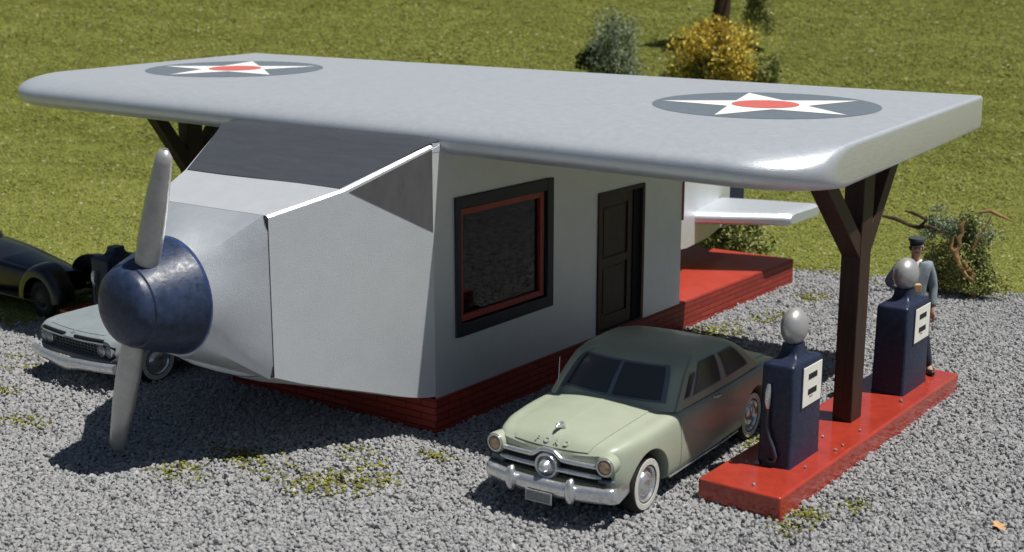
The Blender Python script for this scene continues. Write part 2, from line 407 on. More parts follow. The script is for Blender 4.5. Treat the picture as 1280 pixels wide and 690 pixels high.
def make_grass():
    # granular short turf: many small tufts of blades and crumbs, finer with distance
    n = 1150000
    d = 30*np.exp(RNG.uniform(0, math.log(112/30), n)); sg = RNG.uniform(-.70, .70, n)*d
    X = CAM[0] + d*HD[0] + sg*RT[0]; Y = CAM[1] + d*HD[1] + sg*RT[1]
    g = grass_side(X, Y); Z = height(X, Y)
    P = np.stack([X, Y, Z], -1)
    k = (g > .25*RNG.normal(size=n)) & in_view(P, 480, 60)
    P = P[k]; d = d[k]; m = len(P)
    clump = fnoise(P[:,0]*.9, P[:,1]*.9, 21)
    s = (.026 + .00062*d)*RNG.uniform(.55,1.35,m)*(1+.25*clump)
    P[:,2] += s*.3
    crumbs(P, s, 'grass', M['grass'], .55)
    print('grass', m)
make_grass()

# ------------------------------------------------------------------ the aeroplane-shaped filling station
B = empty('airplane_building', (0,0,0), 0, 'silver filling station shaped like an airplane with a wide wing roof and red brick base', 'building')
HB = .782; L2 = 17.03; ZT = 5.97; XL = 2*XC
# base / platform
mb = MB(); mb.box((XL-.02, -.02, -.2), (.02, L2, HB-.006)); base = mb.build('brick_base', M['brick'], B, smooth=True, bevel=.03)
mb = MB(); mb.box((XL-.0, 10.0, HB-.006), (.0, L2-.02, HB+.006)); mb.build('platform_top', M['reddeck'], base)
# right wall with window and door openings
WY0, WY1, WZ0, WZ1 = .673, 4.110, 1.935, 4.806
DY0, DY1, DZ0, DZ1 = 6.016, 8.071, .80, 4.184
def wall_holes(x, y0, y1, z0, z1, holes, depth, mi=0):
    mb = MB()
    ys = sorted({y0, y1, *[h[0] for h in holes], *[h[1] for h in holes]}); zs = sorted({z0, z1, *[h[2] for h in holes], *[h[3] for h in holes]})
    for i in range(len(ys)-1):
        for j in range(len(zs)-1):
            cy, cz = (ys[i]+ys[i+1])/2, (zs[j]+zs[j+1])/2
            if any(h[0] < cy < h[1] and h[2] < cz < h[3] for h in holes): continue
            mb.add([(x,ys[i],zs[j]),(x,ys[i+1],zs[j]),(x,ys[i+1],zs[j+1]),(x,ys[i],zs[j+1])], [(0,1,2,3)])
            mb.add([(x-depth,ys[i],zs[j]),(x-depth,ys[i+1],zs[j]),(x-depth,ys[i+1],zs[j+1]),(x-depth,ys[i],zs[j+1])], [(3,2,1,0)])
    for a, b_, c, d in holes:
        q = [(a,c),(b_,c),(b_,d),(a,d)]
        for k in range(4):
            (ya,za),(yb,zb) = q[k], q[(k+1)%4]
            mb.add([(x,ya,za),(x,yb,zb),(x-depth,yb,zb),(x-depth,ya,za)], [(0,1,2,3)])
    return mb
mb = wall_holes(0, 0, 10, HB, ZT, [(WY0,WY1,WZ0,WZ1),(DY0,DY1,DZ0,DZ1)], .2)
# left wall, rear wall, ceiling, room floor
mb.add([(XL,0,HB),(XL,10,HB),(XL,10,ZT),(XL,0,ZT)], [(0,1,2,3)])
mb.add([(XL,10,HB),(0,10,HB),(0,10,ZT),(XL,10,ZT)], [(0,1,2,3)])
mb.add([(XL,0,ZT),(0,0,ZT),(0,10,ZT),(XL,10,ZT)], [(0,1,2,3)])
wall = mb.build('fuselage_wall', M['silver_w'], B, smooth=False)
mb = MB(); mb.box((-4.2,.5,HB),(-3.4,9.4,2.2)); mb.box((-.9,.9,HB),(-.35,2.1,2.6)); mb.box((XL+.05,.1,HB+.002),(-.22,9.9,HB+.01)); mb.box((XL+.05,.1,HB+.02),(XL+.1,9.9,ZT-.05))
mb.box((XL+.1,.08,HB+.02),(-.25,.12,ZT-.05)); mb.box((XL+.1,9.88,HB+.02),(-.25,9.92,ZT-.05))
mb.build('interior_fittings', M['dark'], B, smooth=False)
# window: navy frame, red sash, glass
def frame_mb(y0,y1,z0,z1,wl,wr,wb,wt,x0,x1):
    mb = MB()
    mb.box((x0,y0,z0),(x1,y0+wl,z1)); mb.box((x0,y1-wr,z0),(x1,y1,z1)); mb.box((x0,y0+wl,z0),(x1,y1-wr,z0+wb)); mb.box((x0,y0+wl,z1-wt),(x1,y1-wr,z1))
    return mb
win = frame_mb(WY0-.02,WY1+.02,WZ0-.02,WZ1+.02,.17,.24,.26,.26,-.12,.045).build('window', M['navydark'], B, smooth=False, bevel=.02)
frame_mb(WY0+.155,WY1-.27,WZ0+.27,WZ1-.25,.12,.15,.13,.13,-.13,-.02).build('sash', M['redtrim'], win, smooth=False, bevel=.012)
mb = MB(); mb.box((-.115,WY0+.16,WZ0+.2),(-.10,WY1-.2,WZ1-.2)); mb.build('pane', M['glass'], win, smooth=False)
# door: brown frame, two-panel leaf
door = frame_mb(DY0-.03,DY1+.03,DZ0-.01,DZ1+.04,.09,.13,.05,.10,-.16,.035).build('door', M['brown'], B, smooth=False, bevel=.015)
mb = MB(); y0, y1, z0, z1 = DY0+.06, DY1-.42, DZ0+.04, DZ1-.06
mb.box((-.17,y0,z0),(-.10,y1,z1))
zm = (z0+z1)/2+.02
fm = frame_mb(y0,y1,z0,z1,.20,.22,.34,.26,-.10,-.055)
mb.v += fm.v; k0 = len(mb.v)-len(fm.v); mb.f += [tuple(i+k0 for i in f) for f in fm.f]; mb.m += fm.m
mb.box((-.10,y0+.20,zm-.10),(-.056,y1-.22,zm+.10))
for a,b_ in ((z0+.40,zm-.16),(zm+.16,z1-.32)): mb.box((-.10,y0+.30,a),(-.075,y1-.32,b_))
mb.build('door_leaf', M['doorbr'], door, smooth=False, bevel=.015)
mb = MB(); mb.box((-.17,y1,z0),(-.03,DY1-.09,z1)); mb.build('door_jamb', M['dark'], door, smooth=False)
# red trim down the rear corner
mb = MB(); mb.box((-.06,10.0,3.0),(.012,10.10,ZT)); mb.build('corner_trim', M['redtrim'], B, smooth=False)
# the tail: sides running in to a narrow end, belly rising
def tail_sec(y):
    t = (y-10)/7.6
    x1 = -.80 + (XC+.52+.80)*t; x0 = XL+.80 - (XL+.80-(XC-.52))*t
    zb = float(np.interp(y,[10,11,13,15.3,17,17.6],[2.0,1.85,1.60,1.50,1.62,1.9])); zt = ZT - .35*t
    return [(x1,y,zb),(x1,y,zt),(x0,y,zt),(x0,y,zb)]
mb = MB(); secs = [tail_sec(y) for y in (10.003,11,13,15.3,17,17.6)]
mb.grid(secs, True); mb.add(secs[-1], [(0,1,2,3)]); mb.add(secs[0], [(3,2,1,0)])
tail = mb.build('tail_cone', M['silver_w'], B, smooth=False)
mb = MB(); mb.box((XC-.42,17.6,1.9),(XC+.42,18.85,ZT-1.0)); rud = mb.build('rudder', M['navy'], B, bevel=.06)
mb = MB(); mb.lathe([(0,.03),(.05,.03),(.06,0)], Matrix.Translation((XC+.42,18.5,3.0)) @ Matrix.Rotation(PI/2,4,'Y'), 10); mb.build('hinge_bolt', M['silver'], rud)
# tailplanes
def tailplane(sgn):
    X = lambda x: XC + sgn*(x-XC)
    P = []
    n = 12
    for xx, ya, yb in ((-2.2,13.45,16.6),(-.9,14.15,16.95),(.35,14.88,17.2),(.56,15.00,17.22),(.70,15.12,17.20)):
        sec = []; T = .40 if xx < .6 else .26
        zc = 2.33
        for a in np.linspace(PI/2, 3*PI/2, n): sec.append((X(xx), ya + .34 + .34*math.cos(a), zc + T/2*math.sin(a)))
        sec += [(X(xx), yb-.08, zc - T/2), (X(xx), yb, zc), (X(xx), yb-.08, zc + T/2)]
        P.append(sec)
    mb = MB(); mb.grid(P, True); mb.fan(P[-1]); mb.fan(P[0])
    mb.build('tailplane', M['silver'], B, angle=50)
tailplane(1); tailplane(-1)
# nose: tapering hull from the wall corner to the panel line
YN = -3.095
def nose_side(t):                 # t 0 at wall, 1 at panel line: y, half width, bottom, top
    y = YN*t
    hw = -XC + .44*y
    zb = spl([(0,.786),(-.325,.815),(-.568,.875),(-1.204,1.075),(-1.973,1.307),(-2.569,1.491),(YN,1.704)][::-1])(y)
    zt = float(np.interp(y, [YN,-1.72,0], [4.851,5.22,5.95]))
    return y, hw, zb, zt
ts = [0,.05,.105,.18,.28,.39,.5,.5557,.64,.83,1.0]
def nose_ring(t):
    y,hw,zb,zt = nose_side(t); e = .045
    pts = [(hw,zb+e)] + [(hw, zb+e+(zt-e-zb-e)*k/6) for k in range(1,6)] + [(hw,zt-e),(hw-.02,zt-.02),(hw-e*1.1,zt)]
    L_ = [(XC+a, y, b) for a,b in pts]; R_ = [(XC-a, y, b) for a,b in pts][::-1]
    return L_ + R_ + [(XC-hw+.4,y,zb-.02),(XC-hw*.4,y,zb-.10*min(1,t*4)-.02),(XC,y,zb-.12*min(1,t*4)-.02),(XC+hw*.4,y,zb-.10*min(1,t*4)-.02),(XC+hw-.4,y,zb-.02)]
rings = [nose_ring(t) for t in ts]
mb = MB(); mb.grid(rings, True); mb.fan(rings[-1]); nose = mb.build('nose_hull', M['silver_w'], B, angle=28)
# dome of the fuselage between windshield and wing
# windshield: one sloping dark panel lying on the hull
def ws_pt(u, t):                  # u -1..1 across, t 0 bottom .. 1 top
    y = -1.72 + t*(1.05+1.72)
    hw = (-XC + .44*min(y,0)) - float(np.interp(y,[-1.72,-.3,.1],[.10,.07,.02]))
    z = float(np.interp(y, [-1.72,0,.6,1.05], [5.22,5.95,6.16,6.27])) + float(np.interp(y,[-1.72,-.6,0],[.014,.02,.04]))
    if y > .0: z -= .10*max(0,abs(u)-.9)/.1*min(1,y/.4)
    return (XC + u*hw, y + .02*math.sin(3*u), z)
mb = MB(); G = [[ws_pt(u,t) for u in np.linspace(-1,1,25)] for t in np.linspace(0.0,1,22)]
Gb = [[(q[0],q[1],q[2]-.012) for q in r] for r in G]
mb.grid(G); mb.grid(Gb)
ringo = lambda g: g[0] + [r[-1] for r in g[1:]] + g[-1][::-1][1:] + [r[0] for r in g[::-1][1:-1]]
mb.grid([ringo(G), ringo(Gb)], True)
mb.build('windshield', M['greyglass'], B)
# filler under the windshield top
mb = MB(); fl = []
for y in np.linspace(-.02,1.3,8):
    z = float(np.interp(y,[0,.6,1.05,1.3],[5.955,6.15,6.25,6.26])); z -= .035; fl.append([(.006,y,5.80),(.006,y,z-.06),(-.12,y,z),(XL+.12,y,z),(XL-.006,y,z-.06),(XL-.006,y,5.80)])
mb.grid(fl, True); mb.fan(fl[0]); mb.fan(fl[-1]); mb.build('hull_crown', M['silver_w'], B)
# side glazing triangles on the slanted panels
for sg in (1,-1):
    pr = lambda y,z,o=.008: (XC + sg*(-XC + .44*y + o), y, z)
    A_, B_, C_ = (-1.62,5.16),(-.012,5.86),(-.012,4.23)
    mb = MB(); mb.add([pr(*A_),pr(*B_),pr(*C_)], [(0,1,2)]); mb.add([pr(*A_,-.004),pr(*B_,-.004),pr(*C_,-.004)], [(2,1,0)])
    mb.add([pr(*A_),pr(*B_),pr(*C_),pr(*A_,-.004),pr(*B_,-.004),pr(*C_,-.004)], [(0,3,4,1),(1,4,5,2),(2,5,3,0)])
    mb.build('side_window', M['greyside'], B, smooth=False)
# cowling from the panel line to the spinner
SC = Vector((XC, -4.06, 3.28)); SR = 1.11
def cowl_ring(k, n=48):
    y,hw,zb,zt = nose_side(1.0); out = []
    zc = (zb+zt)/2; hh = (zt-zb)/2
    for i in range(n):
        a = 2*PI*i/n; c, s_ = math.cos(a), math.sin(a)
        q = max(abs(c)/hw, abs(s_)/hh); sq = Vector((XC + c/q, y, zc + s_/q))
        if k == 0: out.append(sq + (Vector((XC,y,zc))-sq)*.03)
        elif k == 1: out.append(Vector((sq.x, y-.03, sq.z)))
        else:
            ci = Vector((SC.x + (SR+.05)*c, SC.y, SC.z + (SR+.05)*s_)); t = (k-1)/4.0
            w = t**.9
            p_ = Vector((sq.x, y-.03, sq.z)).lerp(ci, w); out.append(p_)
    return out
rings = [cowl_ring(k) for k in range(6)]
mb = MB(); mb.grid(rings, True); mb.fan(rings[0]); mb.fan(rings[-1]); mb.build('engine_cowling', M['silver'], B, angle=30)
nr = nose_ring(1.0); cz_ = Vector((XC, YN, 3.28))
mb = MB(); mb.grid([[tuple(cz_+(Vector(q)-cz_)*.992+Vector((0,dy,0))) for q in nr] for dy in (.01,-.035)], True); mb.build('panel_seam', M['dark'], B, smooth=False)
# spinner
mb = MB(); prof = [(SR-.05,.10),(SR,.0),(SR-.015,-.06),(1.005,-.35),(.895,-.66),(.812,-.89),(.785,-.965),(.75,-.985),(.735,-1.02),(.728,-1.06),(.69,-1.13),(.60,-1.20),(.44,-1.26),(.22,-1.295),(0,-1.305)]
MS = Matrix.Translation(SC) @ Matrix.Rotation(-PI/2,4,'X')       # local z -> +y
mb.lathe([(r,h) for r,h in prof], MS, 48); spin = mb.build('spinner', M['spinblue'], B, angle=25)
mb = MB(); mb.lathe([(SR-.02,.03),(SR+.012,.02),(SR+.012,-.012),(SR-.02,-.03)], MS, 48); mb.build('spinner_rim', M['rimblue'], spin)
# propeller blades
PC = Vector((-3.10,-4.75,3.19)); PD = Vector((.315,0,.949)).normalized()
for sg, ln in ((1,3.16),(-1,3.16)):
    ts = np.linspace(0,1,22); pts = []; rad = []
    for t in ts:
        pts.append(PC + PD*sg*(.45 + (ln-.45)*t))
        r = float(np.interp(t,[0,.12,.35,.6,.85,.95,.985,1],[.225,.24,.262,.245,.19,.165,.14,.06])); rad.append(r)
    mb = MB(); mb.tube(pts, rad, 20, flat=.8); mb.build('propeller_blade', M['silvglobe'], B, angle=60)
mb = MB(); e = PC + PD*(3.162); mb.lathe([(0,.012),(.045,.012),(.05,0)], Matrix.Translation(e), 10); mb.build('blade_tip_pin', M['chrome'], B)

# wing
WC, WW, WY_0, WY_1, WT = -3.914, 11.338, .0, 10.56, .76
WYAW, WK, WM, WZ = .05701, -.019755, -.014134, 6.6152
def Wp(u, y, h):
    c, s_ = math.cos(WYAW), math.sin(WYAW)
    X = WC + u*c - (y-5)*s_; Y = 5 + u*s_ + (y-5)*c
    return (X, Y, WZ - h + WK*(10-Y) + WM*(X+3))
def wing_sec(u, y0, inset=0.0):
    y0 = y0 - (u-3.9)*.057
    T0, T1 = inset, WT-inset; mid = WT*.50; out = []
    nl = 1.15; y1 = WY_1-inset
    for a in np.linspace(PI/2, PI, 12)[:-1]: out.append((y0+inset + nl*(1+math.cos(a)), mid - (mid-T0)*math.sin(a)**.85))
    for a in np.linspace(PI, 3*PI/2, 12): out.append((y0+inset + nl*.95*(1+math.cos(a)), mid + (T1-mid)*abs(math.sin(a))**.8))
    out += [(4,T1),(7,T1),(y1-.05,T1),(y1,T1-.06),(y1,T0+.07),(y1-.03,T0+.02),(y1-.09,T0),(7,T0),(4,T0)]
    return [Wp(u, max(a,y0) if False else a, b) for a,b in out]
Rc = 1.5
us = []
for t in np.linspace(0,1,10): us.append(Rc*math.sin(t*PI/2))           # denser at the tip
core = list(np.linspace(-(WW-Rc), WW-Rc, 30))
secs = []
ladd = lambda du: Rc*.85*(1-math.sqrt(max(0,1-(du/Rc)**2)))             # leading-edge corner rounding
prof = [(WW-.05, Rc-.05)]
right = [(WW-Rc+q, q) for q in us[1:] if WW-Rc+q < WW-.06]
for sgn in (-1,1):
    part = []
    for u,q in right: part.append(wing_sec(sgn*u, WY_0+ladd(q)))
    part.append(wing_sec(sgn*(WW-.045), WY_0+ladd(Rc-.045)))
    part.append(wing_sec(sgn*(WW-.008), WY_0+ladd(Rc-.008), .03))
    part.append(wing_sec(sgn*WW, WY_0+ladd(Rc), .07))
    if sgn < 0: secs = part[::-1] + [wing_sec(u, WY_0) for u in core]
    else: secs = secs + part
mb = MB(); mb.grid(secs, True)
mb.add(secs[0], [tuple(range(len(secs[0])))], 1); mb.add(secs[-1], [tuple(range(len(secs[-1])))[::-1]], 1)
wing = mb.build('wing', [M['silver'], M['silver_b']], B, angle=40)
# star roundels painted on the wing
def roundel(uc, yc, R):
    mb = MB(); P = lambda r,a,h: Wp(uc + r*math.cos(a), yc + r*math.sin(a), -h)
    def disc(r, h, mi, n=64):
        mb.add([P(r,2*PI*k/n,h) for k in range(n)], [tuple(range(n))], mi)
    disc(R, .006, 0)
    st = [P((R*.935 if k % 2 == 0 else R*.37), math.radians(122) + k*PI/5, .013) for k in range(10)]
    mb.add(st + [P(0,0,.013)], [(k,(k+1)%10,10) for k in range(10)], 1)
    disc(R*.295, .020, 2)
    mb.build('roundel', [M['starblue'],M['starwhite'],M['starred']], wing, smooth=False)
roundel(7.865, 6.106, 2.43); roundel(-7.865, 6.106, 2.43)

# ------------------------------------------------------------------ pump islands, posts, pumps
IH = .446
def make_island():
    r = empty('pump_island', (6.79,4.65,0), -.0055, 'glossy red concrete pump island in front of the parked green sedan', 'pump island', 'red pump islands under the wing')
    mb = MB(); mb.box((-.80,-4.565,-.15),(.80,4.565,IH)); mb.build('slab', M['red'], r, bevel=.045, seg=3)
    return r
isl = make_island()
isl2 = copy_tree(isl); isl2.location = (-12.95,5.35,0); isl2['label'] = 'red pump island mostly hidden behind the pale blue car and black car'
def make_post(px, label, reach):
    r = empty('wing_support_post', (px,4.77,IH), 0, label, 'support post', 'wooden posts holding up the wing')
    def zt(x,y): return WZ-WT + WK*(10-y) + WM*(x+3)
    top = zt(px,4.77)-IH
    mb = MB(); mb.box((-.20,-.27,0),(.20,.27,top+.03)); mb.build('post', M['brown'], r, smooth=False, bevel=.02)
    for sg in (-1,1):
        a = Vector((0,sg*.12,3.45)); b = Vector((0,sg*reach[0 if sg < 0 else 1],top+.02)); d = (b-a); ln = d.length; d.normalize()
        mb = MB(); n = Vector((0,-d.z,d.y))*.17
        P = [a-n, a+n, Vector((0,b.y,top+.03))+Vector((0,-sg*.0,0)), None]
        # brace cut level with the underside of the wing
        def hit(p0): t = (top+.03-p0.z)/d.z; return p0 + d*t
        q = [a-n, a+n, hit(a+n), hit(a-n)]
        vs = [Vector((x,p_.y,p_.z)) for x in (-.185,.185) for p_ in q]
        mb.add(vs, [(0,1,2,3),(7,6,5,4),(0,4,5,1),(1,5,6,2),(2,6,7,3),(3,7,4,0)])
        mb.build('brace', M['brown'], r, smooth=False, bevel=.015)
    return r
make_post(6.80, 'dark brown square post with Y braces holding up the wing between the two pumps', (2.05,1.45))
make_post(-12.8, 'dark post with Y braces under the far wing, seen behind the propeller and windshield', (1.50,1.50))

def make_pump():
    r = empty('gas_pump', (6.80,2.03,IH), 0, 'navy gas pump with silver globe and white dial nearest the green sedan', 'gas pump', 'navy gas pumps on the red islands')
    w, d, h = .315, .66, 1.90
    def rr(hx, hy, z, rad=.045, n=5):
        out = []
        for cx, cy, a0 in ((hx-rad,hy-rad,0),(-hx+rad,hy-rad,PI/2),(-hx+rad,-hy+rad,PI),(hx-rad,-hy+rad,3*PI/2)):
            for k in range(n): a = a0 + PI/2*k/(n-1); out.append((cx+rad*math.cos(a), cy+rad*math.sin(a), z))
        return out
    P = [rr(w*1.02,d*1.0,0),rr(w,d*.985,.05),rr(w*.985,d*.965,1.0),rr(w*.97,d*.945,h-.05),rr(w*.955,d*.93,h-.012,.06),rr(w*.90,d*.90,h+.012,.05),rr(w*.66,d*.50,h+.05,.05),rr(w*.56,d*.38,h+.10,.05),rr(w*.50,d*.31,h+.18,.05),rr(w*.48,d*.28,h+.30,.05)]
    mb = MB(); mb.grid(P, True); mb.fan(P[0]); mb.fan(P[-1]); body = mb.build('pump_body', M['navy'], r, angle=50)
    mb = MB(); n = 24; rings = []
    for i in range(1,16):
        a = PI*i/16; rings.append([(.235*math.sin(a)*math.cos(2*PI*k/n), .33*math.sin(a)*math.sin(2*PI*k/n), h+.60 - .35*math.cos(a)) for k in range(n)])
    mb.grid(rings, True); mb.fan(rings[0]); mb.fan(rings[-1]); mb.build('globe', M['silvglobe'], r, angle=60)
    # white dial on the long side
    mb = MB(); mb.box((.290,-.22,1.05),(.325,.585,1.80)); mb.build('dial_panel', M['dial'], r, smooth=False, bevel=.008)
    dl = r.children[-1]
    for z0, z1 in ((1.54,1.65),(1.25,1.36)):
        mb = MB(); mb.box((.3255,-.01,z0),(.330,.37,z1)); mb.build('readout_window', M['ink'], dl, smooth=False, bevel=.03)
    mb = MB(); mb.box((.3255,.06,1.20),(.3285,.20,1.215)); mb.build('dial_line', M['ink'], dl, smooth=False)
    # a lip round the upper cabinet front
    fm = frame_mb(-.26,.62,1.01,1.84,.035,.035,.035,.035,.290,.322); fm.build('dial_trim', M['navy'], r, smooth=False, bevel=.008)
    # nozzle and hose on the narrow side facing the road
    mb = MB(); mb.tube([(-.13,-d-.035,1.10),(-.13,-d-.07,1.25),(-.125,-d-.075,1.45),(-.12,-d-.05,1.56)], [.035,.055,.055,.03], 10); nz = mb.build('nozzle', M['chrome'], r)
    pts = [(-.13,-d-.04,1.12),(-.13,-d-.045,.95),(-.125,-d-.05,.75),(-.06,-d-.055,.55),(.02,-d-.055,.38),(.07,-d-.05,.22),(.04,-d-.05,.12),(-.05,-d-.04,.10),(-.12,-d-.02,.12)]
    mb = MB(); mb.tube(pts, .030, 8); mb.build('hose', M['hose'], r)
    return r
pump = make_pump()
def place_pump(loc, lab, rz=0):
    c = copy_tree(pump); c.location = loc; c['label'] = lab; c.rotation_euler = (0,0,rz); return c
p2 = place_pump((6.86,7.50,IH), 'navy gas pump with silver globe standing in front of the attendant')
for ch in list(p2.children):
    if ch.name.split('.')[0] in ('nozzle','hose'): bpy.data.objects.remove(ch)
p2.scale = (1.12,1.10,1.0)
p3 = place_pump((-12.45,1.75,IH-.25), 'dark gas pump without a globe, half hidden behind the blue spinner')
for ch in list(p3.children):
    if ch.name.split('.')[0] == 'globe': bpy.data.objects.remove(ch)
p3.scale = (1.15,.9,.9)

# ------------------------------------------------------------------ cars (built in metres, y runs back from the front bumper, z up)
class CarBody:
    """half cross-sections along the length -> smooth body surface B(y, t), t 0 = sill .. 1 = centre line of bonnet / boot"""
    def __init__(s, w, zb, zs, zc, bow=.10, side=None, n=26, tuck=.86, ybow=1.0, rbow=.10, L=4.95):
        s.w, s.zb, s.zs, s.zc = spl(w), spl(zb), spl(zs), spl(zc); s.bow = bow; s.n = n; s.tuck = tuck; s.rbow = rbow; s.L = L; s.ybow = ybow
    def half(s, y):
        w, zb, zs, zc = s.w(y), s.zb(y), s.zs(y), s.zc(y); d = zc - zs
        return [(w*s.tuck,zb),(w*.955,zb+.05),(w*.99,zb+.16),(w,.5*(zb+zs)),(w*.985,zs-.13),(w*.95,zs-.035),(w*.87,zs+.004),(w*.74,zs+.14*d),(w*.60,zs+.46*d),(w*.34,zs+.84*d),(0,zc)]
    def P(s, y, t, side=1):
        h = s.half(y); k = len(h)-1
        f = spl([(i/k, *q) for i, q in enumerate(h)]); x, z = f(t)
        yy = y
        if y < s.ybow: yy = y + s.bow*(x/.9)**2*(1 - y/s.ybow)
        if y > s.L - 1: yy = yy - s.rbow*(x/.9)**2*(1 - (s.L-y))
        return Vector((side*x, yy, z))
    def mesh(s, ys):
        ts = np.linspace(0, 1, s.n)
        return [[s.P(y,t,1) for t in ts] + [s.P(y,t,-1) for t in ts[::-1][1:]] for y in ys]
    def patch(s, mb, y0, y1, t0, t1, side=1, off=.008, ny=14, nt=10, depth=.012, mirror=False):
        """a raised panel following the body; mirror: runs over the centre line"""
        ys = np.linspace(y0, y1, ny)
        if mirror: cols = [(t,1) for t in np.linspace(t0,1,nt)] + [(t,-1) for t in np.linspace(1,t0,nt)[1:]]
        else: cols = [(t,side) for t in np.linspace(t0,t1,nt)]
        raised_panel(mb, [[s.P(y,t,sd) for t,sd in cols] for y in ys], off, depth)
def raised_panel(mb, G, off, depth, out=None):
    n, m = len(G), len(G[0]); top = []; bot = []
    c = sum((Vector(q) for r in G for q in r), Vector())/(n*m)
    ref = out or Vector((0,2.4,.55))
    for i in range(n):
        a = []; b = []
        for j in range(m):
            du = Vector(G[min(i+1,n-1)][j]) - Vector(G[max(i-1,0)][j]); dv = Vector(G[i][min(j+1,m-1)]) - Vector(G[i][max(j-1,0)])
            nn = du.cross(dv).normalized()
            if nn.dot(Vector(G[i][j]) - ref) < 0: nn = -nn
            a.append(Vector(G[i][j]) + nn*off); b.append(Vector(G[i][j]) + nn*(off-depth))
        top.append(a); bot.append(b)
    mb.grid(top); mb.grid(bot)
    rg = lambda g: g[0] + [r[-1] for r in g[1:]] + g[-1][::-1][1:] + [r[0] for r in g[::-1][1:-1]]
    mb.grid([rg(top), rg(bot)], True)

class Cabin:
    """rounded rectangle loops stacked up: (z, half width, y front, y rear, corner radius, bow)"""
    def __init__(s, rings):
        s.f = spl([(i/(len(rings)-1), *r) for i, r in enumerate(rings)])
    def P(s, q, t):
        z, hx, yf, yr, r, bow = s.f(t); q = q % 4; k = int(q); u = q-k; yc = (yf+yr)/2; hy = (yr-yf)/2
        r = min(r, hx*.9, hy*.9); C = .76
        hw = (hx, hy, hx, hy)[k]; hd = (hy, hx, hy, hx)[k]; e = hw - r
        if u < C: a = -e + 2*e*u/C; b = hd
        else:
            an = (u-C)/(1-C)*PI/2; a = e + r*math.sin(an); b = hd - r + r*math.cos(an)
        bw = bow if k in (0,2) else .035
        b -= bw*(a/hw)**2 * (1 if u < C else 1)
        if k == 0: x, y = a, yc - b
        elif k == 1: x, y = b, yc + a
        elif k == 2: x, y = -a, yc + b
        else: x, y = -b, yc - a
        return Vector((x, y, z))
    def mesh(s, nq=88, nt=14):
        return [[s.P(4*i/nq, t) for i in range(nq)] for t in np.linspace(0,1,nt)]
    def patch(s, mb, q0, q1, t0, t1, off=.006, depth=.01, nq=12, nt=8, skew=0.0, ref=None):
        G = [[s.P(q0+(q1-q0)*i/(nq-1) + skew*t, t0+(t1-t0)*t) for i in range(nq)] for t in np.linspace(0,1,nt)]
        raised_panel(mb, G, off, depth, ref or Vector((0, s.f(.5)[2]*.5+s.f(.5)[3]*.5, 1.1)))

def make_wheel(parent, x, y, r, wdt, side, cap=M['chrome'], wall=True, rimmat=M['chrome']):
    T = Matrix.Translation((x,y,r)) @ Matrix.Rotation(side*PI/2,4,'Y')
    mb = MB(K); h = wdt/2
    mb.lathe([(r*.55,-h),(r*.86,-h),(r*.97,-h*.75),(r,-h*.4),(r,h*.4),(r*.97,h*.75),(r*.90,h*.98),(r*.64,h),(r*.60,h*.8)], T, 40)
    wh = mb.build('wheel', M['rubber'], parent, angle=50)
    if wall:
        mb = MB(K); mb.lathe([(r*.645,h*1.0),(r*.66,h*1.05),(r*.84,h*1.04),(r*.855,h*.99)], T, 40); mb.build('whitewall', M['whitewall'], wh)
    mb = MB(K); mb.lathe([(r*.62,h*.82),(r*.60,h*.95),(r*.54,h*.72),(r*.42,h*.66),(r*.40,h*.80),(r*.33,h*1.0),(r*.17,h*1.12),(0,h*1.16)], T, 32); mb.build('hubcap', cap, wh)
    return wh
def arch_cutters(par, yf, yr, r, x0=.58):
    out = []
    for y, rr in ((yf,r),(yr,r*.98)):
        for sd in (-1,1):
            mb = MB(K); T = Matrix.Translation((sd*(x0+.35),y,.34)) @ Matrix.Rotation(PI/2,4,'Y')
            mb.lathe([(0,-.35),(rr,-.35),(rr,.35),(0,.35)], T, 40); out.append(mb.build('cutter', M['dark'], par))
    return out

